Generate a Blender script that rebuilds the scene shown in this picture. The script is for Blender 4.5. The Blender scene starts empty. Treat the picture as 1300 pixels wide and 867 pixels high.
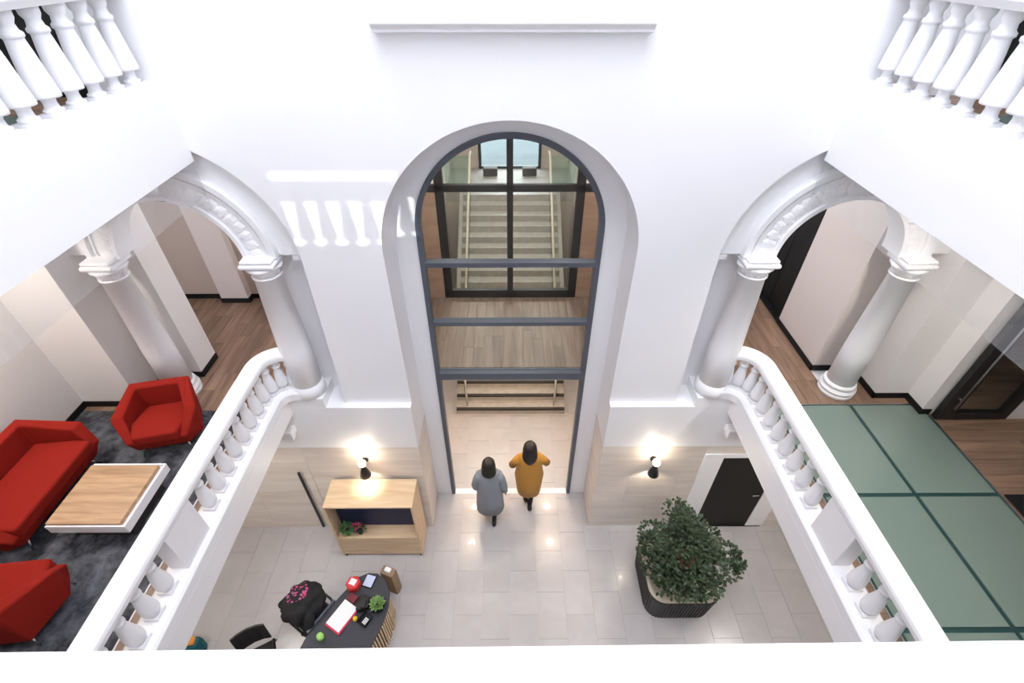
import bpy, bmesh, math, random
from mathutils import Vector, Matrix
random.seed(7)
S = bpy.context.scene
C = S.collection
PI = math.pi
R = math.radians

# ------------------------------------------------------------------ camera, world, light, exposure
cam = bpy.data.cameras.new('camera'); camo = bpy.data.objects.new('camera', cam); C.objects.link(camo)
camo.location = (0, 0, 8.3); camo.rotation_euler = (R(90 - 39.7), 0, R(-0.25))
cam.sensor_width = 36; cam.lens = 613 / 1300 * 36; cam.clip_start = 0.01; cam.clip_end = 200
S.camera = camo
w = bpy.data.worlds.new('World'); S.world = w; w.use_nodes = True
bg = w.node_tree.nodes['Background']
bg.inputs['Color'].default_value = (0.90, 0.925, 1.0, 1); bg.inputs['Strength'].default_value = 9.4
pl = bpy.data.lights.new('skylight_portal', 'AREA'); pl.shape = 'RECTANGLE'; pl.size = 6.2; pl.size_y = 7.0
pl.cycles.is_portal = True
po = bpy.data.objects.new('skylight_portal', pl); C.objects.link(po); po.location = (0, 1.0, 16.4)
sn = bpy.data.lights.new('sun', 'SUN'); sn.energy = 4.0; sn.angle = R(0.5); sn.color = (1, .97, .92)
sno = bpy.data.objects.new('sun', sn); C.objects.link(sno)
sno.rotation_euler = Vector((0.05, 1, -0.34)).to_track_quat('-Z', 'Y').to_euler()
S.view_settings.view_transform = 'Standard'; S.view_settings.look = 'None'
S.view_settings.gamma = 1; S.view_settings.use_curve_mapping = False
S.view_settings.exposure = -0.27
S.cycles.diffuse_bounces = 8; S.cycles.max_bounces = 14

# ------------------------------------------------------------------ materials
MATS = {}
def mat(name, col, rough=0.5, metal=0.0, spec=0.5, emit=None, estr=0.0, coat=0.0, bump=None, var=None, fabric=0):
    """plain principled material; bump=(scale,strength); var=(scale,amount) gentle tone noise"""
    m = bpy.data.materials.new(name); m.use_nodes = True
    n = m.node_tree.nodes; l = m.node_tree.links; b = n['Principled BSDF']
    b.inputs['Base Color'].default_value = (*col, 1); b.inputs['Roughness'].default_value = rough
    b.inputs['Metallic'].default_value = metal; b.inputs['Specular IOR Level'].default_value = spec
    b.inputs['Coat Weight'].default_value = coat; b.inputs['Coat Roughness'].default_value = 0.08
    if fabric: b.inputs['Sheen Weight'].default_value = fabric
    if emit: b.inputs['Emission Color'].default_value = (*emit, 1); b.inputs['Emission Strength'].default_value = estr
    tc = n.new('ShaderNodeTexCoord')
    if var:
        t = n.new('ShaderNodeTexNoise'); t.inputs['Scale'].default_value = var[0]; t.inputs['Detail'].default_value = 5
        l.new(tc.outputs['Object'], t.inputs['Vector'])
        r = n.new('ShaderNodeValToRGB')
        r.color_ramp.elements[0].position = 0.3; r.color_ramp.elements[1].position = 0.7
        r.color_ramp.elements[0].color = (*[c * (1 - var[1]) for c in col], 1)
        r.color_ramp.elements[1].color = (*[min(1, c * (1 + var[1])) for c in col], 1)
        l.new(t.outputs['Fac'], r.inputs['Fac']); l.new(r.outputs['Color'], b.inputs['Base Color'])
    if bump:
        t2 = n.new('ShaderNodeTexNoise'); t2.inputs['Scale'].default_value = bump[0]; t2.inputs['Detail'].default_value = 3
        l.new(tc.outputs['Object'], t2.inputs['Vector'])
        bp = n.new('ShaderNodeBump'); bp.inputs['Strength'].default_value = bump[1]; bp.inputs['Distance'].default_value = 0.01
        l.new(t2.outputs['Fac'], bp.inputs['Height']); l.new(bp.outputs['Normal'], b.inputs['Normal'])
    MATS[name] = m
    return m

def grain(name, c1, c2, scale, rough=0.45, rnd=0.25, world=False, coat=0.0, detail=6):
    """stretched-noise grain (wood, travertine); rnd = tone change from piece to piece"""
    m = bpy.data.materials.new(name); m.use_nodes = True
    n = m.node_tree.nodes; l = m.node_tree.links; b = n['Principled BSDF']
    b.inputs['Roughness'].default_value = rough; b.inputs['Coat Weight'].default_value = coat
    geo = n.new('ShaderNodeNewGeometry'); oi = n.new('ShaderNodeObjectInfo')
    off = n.new('ShaderNodeVectorMath'); off.operation = 'SCALE'; off.inputs[0].default_value = (31, 17, 23)
    l.new(oi.outputs['Random'], off.inputs['Scale'])
    add = n.new('ShaderNodeVectorMath'); l.new(geo.outputs['Position'], add.inputs[0]); l.new(off.outputs[0], add.inputs[1])
    mp = n.new('ShaderNodeMapping'); mp.inputs['Scale'].default_value = scale; l.new(add.outputs[0], mp.inputs['Vector'])
    t = n.new('ShaderNodeTexNoise'); t.inputs['Scale'].default_value = 1; t.inputs['Detail'].default_value = detail
    t.inputs['Distortion'].default_value = 0.6
    l.new(mp.outputs[0], t.inputs['Vector'])
    r = n.new('ShaderNodeValToRGB'); r.color_ramp.elements[0].position = 0.3; r.color_ramp.elements[1].position = 0.7
    r.color_ramp.elements[0].color = (*c1, 1); r.color_ramp.elements[1].color = (*c2, 1)
    l.new(t.outputs['Fac'], r.inputs['Fac'])
    hs = n.new('ShaderNodeHueSaturation'); l.new(r.outputs['Color'], hs.inputs['Color'])
    mr = n.new('ShaderNodeMapRange'); mr.inputs['To Min'].default_value = 1 - rnd; mr.inputs['To Max'].default_value = 1 + rnd
    l.new(oi.outputs['Random'], mr.inputs['Value']); l.new(mr.outputs[0], hs.inputs['Value'])
    l.new(hs.outputs['Color'], b.inputs['Base Color'])
    MATS[name] = m
    return m

def glass(name, tint=(1, 1, 1), refl=0.08, haze=0.0, hazecol=(0.9, 0.9, 0.9)):
    m = bpy.data.materials.new(name); m.use_nodes = True
    n = m.node_tree.nodes; l = m.node_tree.links; n.remove(n['Principled BSDF'])
    out = n['Material Output']
    tr = n.new('ShaderNodeBsdfTransparent'); tr.inputs['Color'].default_value = (*tint, 1)
    gl = n.new('ShaderNodeBsdfGlossy'); gl.inputs['Roughness'].default_value = 0.02
    lw = n.new('ShaderNodeLayerWeight'); lw.inputs['Blend'].default_value = 0.35
    lw.inputs['Blend'].default_value = 0.5
    pw = n.new('ShaderNodeMath'); pw.operation = 'POWER'; pw.inputs[1].default_value = 4; l.new(lw.outputs['Facing'], pw.inputs[0])
    mu = n.new('ShaderNodeMath'); mu.operation = 'MULTIPLY_ADD'; mu.inputs[1].default_value = 0.6; mu.inputs[2].default_value = refl
    l.new(pw.outputs[0], mu.inputs[0])
    mx = n.new('ShaderNodeMixShader'); l.new(mu.outputs[0], mx.inputs['Fac']); l.new(tr.outputs[0], mx.inputs[1]); l.new(gl.outputs[0], mx.inputs[2])
    last = mx
    if haze:
        df = n.new('ShaderNodeBsdfDiffuse'); df.inputs['Color'].default_value = (*hazecol, 1)
        m2 = n.new('ShaderNodeMixShader'); m2.inputs['Fac'].default_value = haze
        l.new(mx.outputs[0], m2.inputs[1]); l.new(df.outputs[0], m2.inputs[2]); last = m2
    l.new(last.outputs[0], out.inputs['Surface'])
    MATS[name] = m
    return m

WHITE = mat('white_paint', (0.86, 0.86, 0.875), 0.42, bump=(60, 0.02))
GLOSSW = mat('white_gloss_paint', (0.86, 0.86, 0.88), 0.38, spec=0.35)
WARMW = mat('warm_white_paint', (0.80, 0.775, 0.76), 0.6, bump=(50, 0.02))
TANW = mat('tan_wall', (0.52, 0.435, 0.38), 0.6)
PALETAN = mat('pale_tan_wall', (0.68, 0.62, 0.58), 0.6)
BEIGEW = mat('beige_wall', (0.62, 0.53, 0.47), 0.6)
STONE = grain('travertine', (0.66, 0.585, 0.52), (0.78, 0.72, 0.655), (0.9, 0.9, 9), 0.4, 0.05)
TILE = grain('floor_tile', (0.44, 0.42, 0.42), (0.485, 0.465, 0.465), (2.5, 2.5, 2.5), 0.25, 0.02, coat=0.12)
GROUT = mat('grout', (0.42, 0.40, 0.395), 0.8)
PLANKY = grain('walnut_floor_lengthwise', (0.16, 0.095, 0.06), (0.30, 0.195, 0.135), (14, 1.2, 5), 0.4, 0.22)
PLANKX = grain('walnut_floor_crosswise', (0.16, 0.095, 0.06), (0.30, 0.195, 0.135), (1.2, 14, 5), 0.4, 0.22)
PLANKG = grain('taupe_floor', (0.19, 0.13, 0.095), (0.34, 0.25, 0.19), (14, 1.0, 5), 0.4, 0.15)
WOODP = grain('wood_panelling', (0.42, 0.27, 0.19), (0.56, 0.39, 0.28), (2, 2, 7), 0.45, 0.1)
OAK = grain('pale_oak', (0.60, 0.43, 0.26), (0.76, 0.58, 0.38), (1.5, 12, 12), 0.5, 0.06)
OAKT = grain('oak_table_boards', (0.36, 0.21, 0.11), (0.54, 0.35, 0.20), (2.0, 16, 8), 0.45, 0.10)
CARPET = bpy.data.materials.new('mottled_carpet'); CARPET.use_nodes = True
def _carpet():
    n = CARPET.node_tree.nodes; l = CARPET.node_tree.links; b = n['Principled BSDF']; b.inputs['Roughness'].default_value = 0.95
    g = n.new('ShaderNodeNewGeometry')
    t = n.new('ShaderNodeTexNoise'); t.inputs['Scale'].default_value = 6.0; t.inputs['Detail'].default_value = 8; t.inputs['Roughness'].default_value = 0.65
    t.inputs['Distortion'].default_value = 0.3
    l.new(g.outputs['Position'], t.inputs['Vector'])
    r = n.new('ShaderNodeValToRGB'); e = r.color_ramp.elements
    e[0].position = 0.38; e[0].color = (0.022, 0.024, 0.030, 1); e[1].position = 0.68; e[1].color = (0.15, 0.16, 0.185, 1)
    l.new(t.outputs['Fac'], r.inputs['Fac']); l.new(r.outputs['Color'], b.inputs['Base Color'])
    t2 = n.new('ShaderNodeTexNoise'); t2.inputs['Scale'].default_value = 220
    l.new(g.outputs['Position'], t2.inputs['Vector'])
    bp = n.new('ShaderNodeBump'); bp.inputs['Strength'].default_value = 0.4; bp.inputs['Distance'].default_value = 0.005
    l.new(t2.outputs['Fac'], bp.inputs['Height']); l.new(bp.outputs['Normal'], b.inputs['Normal'])
_carpet()
RED = mat('red_wool', (0.265, 0.016, 0.010), 0.9, spec=0.12, bump=(300, 0.15))
BLACK = mat('black_paint', (0.008, 0.008, 0.009), 0.6, spec=.3)
BLACKD = mat('black_door', (0.012, 0.011, 0.010), 0.55, spec=.3)
METALK = mat('black_metal', (0.022, 0.022, 0.024), 0.35, 0.3)
FRAMEG = mat('anthracite_frame', (0.105, 0.115, 0.145), 0.4, 0.2)
CHROME = mat('chrome', (0.75, 0.75, 0.76), 0.2, 1.0)
STEEL = mat('dull_steel', (0.45, 0.46, 0.47), 0.35, 1.0)
NAVY = mat('navy_panel', (0.016, 0.026, 0.085), 0.5)
SOILC = mat('cream_rim', (0.62, 0.56, 0.45), 0.7, bump=(80, 0.3))
PLANTER = mat('planter_black', (0.030, 0.027, 0.027), 0.5)
BARK = mat('bark', (0.10, 0.06, 0.04), 0.9, bump=(60, 0.5))
LEAF = mat('leaf_green', (0.052, 0.082, 0.040), 0.5, var=(6, 0.55))
LEAF2 = mat('succulent_green', (0.20, 0.34, 0.10), 0.5, var=(20, 0.3))
LEAF3 = mat('fern_green', (0.05, 0.16, 0.04), 0.5, var=(20, 0.3))
PINK = mat('pink_petals', (0.55, 0.04, 0.16), 0.6)
DESKT = mat('desk_charcoal', (0.030, 0.032, 0.042), 0.5)
REDBOX = mat('red_card', (0.62, 0.03, 0.03), 0.5)
DKRED = mat('dark_red_card', (0.15, 0.01, 0.02), 0.5)
CRIMSON = mat('crimson_folder', (0.52, 0.02, 0.07), 0.5)
PAPER = mat('white_paper', (0.82, 0.82, 0.83), 0.6)
SCREENB = mat('pale_tablet_screen', (0.55, 0.6, 0.8), 0.2)
KRAFT = mat('kraft_brown', (0.28, 0.19, 0.12), 0.8, bump=(40, 0.3))
YELLOW = mat('yellow_plastic', (0.75, 0.52, 0.02), 0.4)
LIME = mat('lime_green', (0.36, 0.68, 0.16), 0.5)
TEAL = mat('teal_fabric', (0.0, 0.10, 0.14), 0.7)
ORANGE = mat('orange_fabric', (0.7, 0.30, 0.06), 0.7)
SKIN = mat('skin', (0.60, 0.38, 0.28), 0.55)
HAIR = mat('dark_hair', (0.010, 0.008, 0.007), 0.5, bump=(90, 0.4))
GREYCOAT = mat('grey_wool', (0.22, 0.24, 0.275), 0.9, bump=(120, 0.2), fabric=0.1)
MUSTARD = mat('mustard_wool', (0.46, 0.22, 0.03), 0.9, bump=(120, 0.2), fabric=0.1)
TIGHTS = mat('black_tights', (0.012, 0.012, 0.013), 0.8)
LEATHER = mat('black_leather', (0.014, 0.013, 0.013), 0.45)
LIPS = mat('lips', (0.4, 0.12, 0.1), 0.5)
STEPG = mat('grey_stone_step', (0.42, 0.39, 0.36), 0.5, var=(8, 0.12))
NOSING = mat('dark_nosing', (0.035, 0.032, 0.03), 0.6)
EXTR = mat('signal_red', (0.45, 0.01, 0.015), 0.35)
PAVE = mat('pale_pavement', (0.07, 0.09, 0.10), 0.8, var=(1.5, 0.1))
LAMPW = mat('warm_lamp', (1, 0.9, 0.75), 0.4, emit=(1.0, 0.80, 0.55), estr=14)
LAMPG = mat('glowing_globe', (1, 0.93, 0.82), 0.4, emit=(1.0, 0.84, 0.62), estr=14)
CLEAR = glass('clear_glass', (0.97, 0.99, 0.98), 0.03)
STAIRGL = glass('green_tinted_glass', (0.78, 0.88, 0.84), 0.10, 0.10, (0.7, 0.85, 0.8))
SMOKE = glass('smoke_curtain_glass', (0.985, 0.99, 0.99), 0.035, 0.06, (0.95, 0.95, 0.95))
GFLOOR = mat('green_frosted_glass', (0.175, 0.235, 0.205), 0.25, coat=0.5, var=(0.7, 0.05))
GJOINT = mat('dark_green_joint', (0.018, 0.055, 0.055), 0.35)

# floral print for the jacket
def _jacket():
    m = bpy.data.materials.new('black_floral_cloth'); m.use_nodes = True
    n = m.node_tree.nodes; l = m.node_tree.links; b = n['Principled BSDF']; b.inputs['Roughness'].default_value = 0.85
    tc = n.new('ShaderNodeTexCoord'); v = n.new('ShaderNodeTexVoronoi'); v.inputs['Scale'].default_value = 20
    l.new(tc.outputs['Object'], v.inputs['Vector'])
    r = n.new('ShaderNodeValToRGB'); r.color_ramp.interpolation = 'CONSTANT'; e = r.color_ramp.elements
    e[0].position = 0; e[0].color = (0.10, 0.25, 0.45, 1); e[1].position = 0.22; e[1].color = (0.45, 0.05, 0.16, 1)
    x = e.new(0.42); x.color = (0.008, 0.008, 0.009, 1)
    l.new(v.outputs['Distance'], r.inputs['Fac'])
    # the print sits in one embroidered patch on the shoulder
    d = n.new('ShaderNodeVectorMath'); d.operation = 'DISTANCE'; d.inputs[1].default_value = (-0.10, 0.03, 0.12)
    l.new(tc.outputs['Object'], d.inputs[0])
    lt = n.new('ShaderNodeMath'); lt.operation = 'LESS_THAN'; lt.inputs[1].default_value = 0.17; l.new(d.outputs['Value'], lt.inputs[0])
    mx = n.new('ShaderNodeMixRGB'); mx.inputs['Color1'].default_value = (0.008, 0.008, 0.009, 1)
    l.new(lt.outputs[0], mx.inputs['Fac']); l.new(r.outputs['Color'], mx.inputs['Color2']); l.new(mx.outputs[0], b.inputs['Base Color'])
    return m
FLORAL = _jacket()

# ------------------------------------------------------------------ mesh helpers
def bm_():
    return bmesh.new()
def box(b, x0, x1, y0, y1, z0, z1):
    vs = [b.verts.new(p) for p in ((x0, y0, z0), (x1, y0, z0), (x1, y1, z0), (x0, y1, z0), (x0, y0, z1), (x1, y0, z1), (x1, y1, z1), (x0, y1, z1))]
    for f in ((3, 2, 1, 0), (4, 5, 6, 7), (0, 1, 5, 4), (1, 2, 6, 5), (2, 3, 7, 6), (3, 0, 4, 7)):
        b.faces.new([vs[i] for i in f])
    return vs
def rings(b, rs, cap=True, close=True):
    """loft a list of rings (lists of points)"""
    vr = [[b.verts.new(p) for p in r] for r in rs]
    n = len(vr[0])
    for a, c in zip(vr, vr[1:]):
        for i in range(n if close else n - 1):
            j = (i + 1) % n
            b.faces.new((a[i], a[j], c[j], c[i]))
    if cap:
        b.faces.new(vr[0][::-1]); b.faces.new(vr[-1])
def lathe(b, prof, cx=0, cy=0, seg=16, z0=0):
    rings(b, [[(cx + r * math.cos(2 * PI * i / seg), cy + r * math.sin(2 * PI * i / seg), z0 + z) for i in range(seg)] for r, z in prof])
def tube(b, pts, rad, seg=8):
    pts = [Vector(p) for p in pts]
    rr = rad if isinstance(rad, (list, tuple)) else [rad] * len(pts)
    out = []
    for i, p in enumerate(pts):
        d = (pts[min(i + 1, len(pts) - 1)] - pts[max(i - 1, 0)]).normalized()
        up = Vector((0, 0, 1)) if abs(d.z) < 0.9 else Vector((1, 0, 0))
        a = d.cross(up).normalized(); c = d.cross(a).normalized()
        out.append([tuple(p + rr[i] * (math.cos(2 * PI * k / seg) * a + math.sin(2 * PI * k / seg) * c)) for k in range(seg)])
    rings(b, out)
def prism(b, poly, z0, z1):
    rings(b, [[(x, y, z0) for x, y in poly], [(x, y, z1) for x, y in poly]])
def obj(name, b, m, parent=None, smooth=False, bevel=0, seg=2, kind=None):
    if isinstance(b, bmesh.types.BMesh):
        bmesh.ops.recalc_face_normals(b, faces=b.faces[:])
        me = bpy.data.meshes.new(name); b.to_mesh(me); b.free()
    else: me = b
    if m and not me.materials: me.materials.append(m)
    if smooth:
        me.polygons.foreach_set('use_smooth', [True] * len(me.polygons))
    o = bpy.data.objects.new(name, me); C.objects.link(o)
    if parent: o.parent = parent
    if bevel:
        bv = o.modifiers.new('bevel', 'BEVEL'); bv.width = bevel; bv.segments = seg; bv.limit_method = 'ANGLE'
    if kind: o['kind'] = kind
    return o
def tag(o, label, cat, group=None, kind=None):
    o['label'] = label; o['category'] = cat
    if group: o['group'] = group
    if kind: o['kind'] = kind
    return o
def thing(name, label, cat, loc=(0, 0, 0), rz=0, group=None, kind=None):
    o = bpy.data.objects.new(name, None); C.objects.link(o); o.location = loc; o.rotation_euler = (0, 0, rz); o.empty_display_size = 0.1
    return tag(o, label, cat, group, kind)
def struct(name, b, m, label, cat='wall', bevel=0):
    o = obj(name, b, m, bevel=bevel); return tag(o, label, cat, kind='structure')
def boxo(name, dims, m, parent=None, bevel=0):
    b = bm_(); box(b, *dims); return obj(name, b, m, parent, bevel=bevel)
UNIT = {}
def unit(m, bev=False):
    """a unit cube mesh shared by all pieces that use the material"""
    k = (m.name,)
    if k not in UNIT:
        b = bm_(); box(b, -.5, .5, -.5, .5, -.5, .5); me = bpy.data.meshes.new('piece'); b.to_mesh(me); b.free(); me.materials.append(m); UNIT[k] = me
    return UNIT[k]
def piece(name, m, parent, x0, x1, y0, y1, z0, z1):
    o = bpy.data.objects.new(name, unit(m)); C.objects.link(o); o.parent = parent
    o.location = ((x0 + x1) / 2, (y0 + y1) / 2, (z0 + z1) / 2); o.scale = (x1 - x0, y1 - y0, z1 - z0)
    return o
def arch_pts(cx, hw, z0, zc, r, n=32, a0=0, a1=PI):
    """closed outline: down the right side, along the bottom and round the arch"""
    p = [(cx - hw, z0), (cx + hw, z0)]
    return p + [(cx + r * math.cos(a0 + (a1 - a0) * i / n), zc + r * math.sin(a0 + (a1 - a0) * i / n)) for i in range(n + 1)]
def plate(outer, holes, y0, y1):
    """flat plate in the XZ plane with holes, from y0 to y1, as a mesh"""
    cu = bpy.data.curves.new('c', 'CURVE'); cu.dimensions = '2D'; cu.fill_mode = 'BOTH'; cu.extrude = (y1 - y0) / 2
    for pts in [outer] + holes:
        s = cu.splines.new('POLY'); s.points.add(len(pts) - 1); s.use_cyclic_u = True
        for q, p in zip(s.points, pts): q.co = (p[0], p[1], 0, 1)
    t = bpy.data.objects.new('t', cu); C.objects.link(t)
    bpy.context.view_layer.update()
    me = bpy.data.meshes.new_from_object(t.evaluated_get(bpy.context.evaluated_depsgraph_get()))
    bpy.data.objects.remove(t); bpy.data.curves.remove(cu)
    ym = (y0 + y1) / 2
    for v in me.vertices: v.co = Vector((v.co.x, ym - v.co.z, v.co.y))
    b = bm_(); b.from_mesh(me); bmesh.ops.remove_doubles(b, verts=b.verts[:], dist=1e-4); bpy.data.meshes.remove(me)
    b.normal_update()
    for f in b.faces: f.smooth = True
    for e_ in b.edges: e_.smooth = len(e_.link_faces) == 2 and e_.calc_face_angle(0) < .6
    return b

# ------------------------------------------------------------------ levels and key planes
F1 = 3.4      # gallery floor
F2 = 7.2      # upper gallery floor
YU = 4.78     # upper wall face
YL = 4.68     # lower wall face
YW = 5.38     # arched window plane
XE = 3.12     # gallery edge, first floor
XU = 3.09     # gallery edge, second floor
AX, AZ = 3.70, 5.53   # side arch centre

# ------------------------------------------------------------------ lobby floor of tiles
fl = thing('floor', 'beige tiled lobby floor laid in staggered columns', 'floor', kind='structure')
boxo('screed', (-6.4, 6.4, -3, 14.2, -0.2, -0.006), GROUT, fl)
for s_ in (-1, 1):
    for k in range(4):
        xa, xb = sorted((s_ * 1.325, s_ * 1.70)); piece('tile', TILE, fl, xa, xb, 7.425 + k * .7, 8.12 + k * .7, -0.006, 0.0)
tw, tl = 0.45, 0.70
for i in range(-12, 12):
    x0 = i * tw - 0.02
    off = 0.35 if i % 2 else 0.0
    k = 0
    y = 2.45 + off - 2 * tl
    while y < 7.42:
        y1 = y + tl
        ymax = 7.42 if abs(x0 + tw / 2) < 1.5 else YL + 0.02
        if -5.3 < x0 < 5.2 and y < ymax - 0.02:
            piece('tile', TILE, fl, x0 + .002, x0 + tw - .002, y + .002, min(y1, ymax) - .002, -0.006, 0.0)
        y = y1

# ------------------------------------------------------------------ lower walls (stone + white band)
for s, side in ((-1, 'left'), (1, 'right')):
    X = lambda a, b_: (min(s * a, s * b_), max(s * a, s * b_))
    st = thing('wall_lower_' + side, 'travertine clad lower wall with white band above, %s of the entrance' % side, 'wall', kind='structure')
    x0, x1 = X(1.45, 6.4)
    boxo('wall_core', (x0, x1, YL + .03, 5.6, 0, 2.3), GROUT, st)
    x0, x1 = X(1.42, 6.4)
    boxo('white_band', (x0, x1, YL, 5.6, 2.3, 3.2), WHITE, st, bevel=0.006)
    # stone panels on the front: three courses
    zs = [0, 0.77, 1.54, 2.298]
    for r_ in range(3):
        xs = [1.42, 2.35, 3.05] if s > 0 else [1.42, 2.35, 3.24]
        if r_ % 2: xs = [1.42, 1.95, 2.75, 3.05 if s > 0 else 3.24]
        for a, b_ in zip(xs, xs[1:]):
            xa, xb = X(a, b_)
            piece('stone_panel', STONE, st, xa + .0015, xb - .0015, YL, YL + .03, zs[r_] + .001, zs[r_ + 1] - .001)
        # return of the reveal
        xa, xb = X(1.42, 1.45)
        piece('stone_panel', STONE, st, xa, xb, YL + .031, YW, zs[r_] + .001, zs[r_ + 1] - .001)
    if s > 0:
        piece('stone_panel', STONE, st, 3.05, 4.62, YL, YL + .03, 2.12, 2.298)
        piece('stone_panel', STONE, st, 4.62, 6.4, YL, YL + .03, 0, 2.298)
    else:
        piece('stone_panel', STONE, st, -4.3, -3.24, YL, YL + .03, 1.92, 2.298)
        for a, b_ in ((-4.3, -5.3), (-5.3, -6.4)):
            piece('stone_panel', STONE, st, b_ + .002, a - .002, YL, YL + .03, 0, 2.298)
    # corbel below the gallery edge
    b = bm_(); xa, xb = X(3.16, 3.5)
    box(b, xa, xb, 4.52, YL, 2.72, 2.84); xa, xb = X(3.2, 3.46); box(b, xa, xb, 4.57, YL, 2.60, 2.72)
    obj('corbel', b, WHITE, st, bevel=0.015)
    # far side walls of the lobby, under the galleries
    b = bm_(); xa, xb = X(6.2, 6.4); box(b, xa, xb, -3, YL, 0, 3.08)
    struct('wall_side_lobby_' + side, b, WARMW, 'plain lobby side wall under the %s gallery' % side)

# flush stone door with long dark pull, left
d = thing('door_1', 'flush stone-faced door with long dark vertical pull handle', 'door', kind='structure')
boxo('door_leaf', (-4.296, -3.245, YL - .002, YL + .028, 0.004, 1.915), STONE, d)
b = bm_(); box(b, -3.44, -3.405, YL - .045, YL - .015, 0.05, 1.70)
for z in (0.3, 1.45): box(b, -3.43, -3.415, YL - .02, YL, z, z + .03)
obj('pull_handle', b, METALK, d, bevel=0.004)
# black door in white frame, right
d = thing('door_2', 'plain black door in a wide white frame behind the bush', 'door', kind='structure')
b = bm_(); box(b, 3.05, 3.36, YL - .02, YL + .03, 0, 2.12); box(b, 4.31, 4.62, YL - .02, YL + .03, 0, 2.12); box(b, 3.36, 4.31, YL - .02, YL + .03, 2.03, 2.12)
obj('frame', b, WHITE, d, bevel=0.004)
lf = boxo('door_leaf', (3.36, 4.31, YL - .005, YL + .03, 0.01, 2.03), BLACKD, d)
b = bm_(); tube(b, [(4.22, YL - .005, 1.03), (4.22, YL - .05, 1.03), (4.11, YL - .055, 1.03)], 0.011); obj('lever_handle', b, CHROME, lf, True)
boxo('threshold', (3.36, 4.58, YL - .03, YL, 0, .012), BLACK, d)

# ------------------------------------------------------------------ upper back wall with arches
side_hole = lambda s: [(s * (AX + x), z) for x, z in arch_pts(0, 1.35, 3.2, AZ, 1.35, 40)][::s]
b = plate([(-6.4, 3.2), (-2.37 - .0, 3.2), (-2.37, 5.52)] + [(-AX + 1.35 * math.cos(t * PI / 40), AZ + 1.35 * math.sin(t * PI / 40)) for t in range(41)][0:41] + [(-AX - 1.35, 3.2)], [], 4.78, 4.98) if False else \
    plate([(-6.4, 3.2), (-5.07, 3.2)] + [(-AX - 1.35 * math.cos(PI * t / 40), AZ + 1.35 * math.sin(PI * t / 40)) for t in range(41)] + [(-2.37, 3.2),
           (-1.42, 3.2)] + [(-1.42 * math.cos(PI * t / 48), 5.59 + 1.42 * math.sin(PI * t / 48)) for t in range(49)] + [(1.42, 3.2),
           (2.37, 3.2)] + [(AX - 1.35 * math.cos(PI * t / 40), AZ + 1.35 * math.sin(PI * t / 40)) for t in range(41)] + [(5.07, 3.2), (6.4, 3.2), (6.4, 16.5), (-6.4, 16.5)], [], YU, 4.90)
struct('wall_back', b, GLOSSW, 'tall white back wall pierced by the big arch and two side arches')
b = plate([(-2.0, 3.2), (-1.42, 3.2)] + [(-1.42 * math.cos(PI * t / 48), 5.59 + 1.42 * math.sin(PI * t / 48)) for t in range(49)] + [(1.42, 3.2), (2.0, 3.2), (2.0, 7.6), (-2.0, 7.6)], [], 4.90, YW)
struct('wall_back_reveal', b, GLOSSW, 'deep white arched reveal around the tall entrance window')
WZ, WR = 5.59, 1.14
b = plate([(-2.0, 0), (-WR, 0)] + [(-WR * math.cos(PI * t / 48), WZ + WR * math.sin(PI * t / 48)) for t in range(49)] + [(WR, 0), (2.0, 0), (2.0, 7.6), (-2.0, 7.6)], [], YW, 5.62)
struct('wall_back_surround', b, GLOSSW, 'white surround plane carrying the arched window frame')
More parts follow.
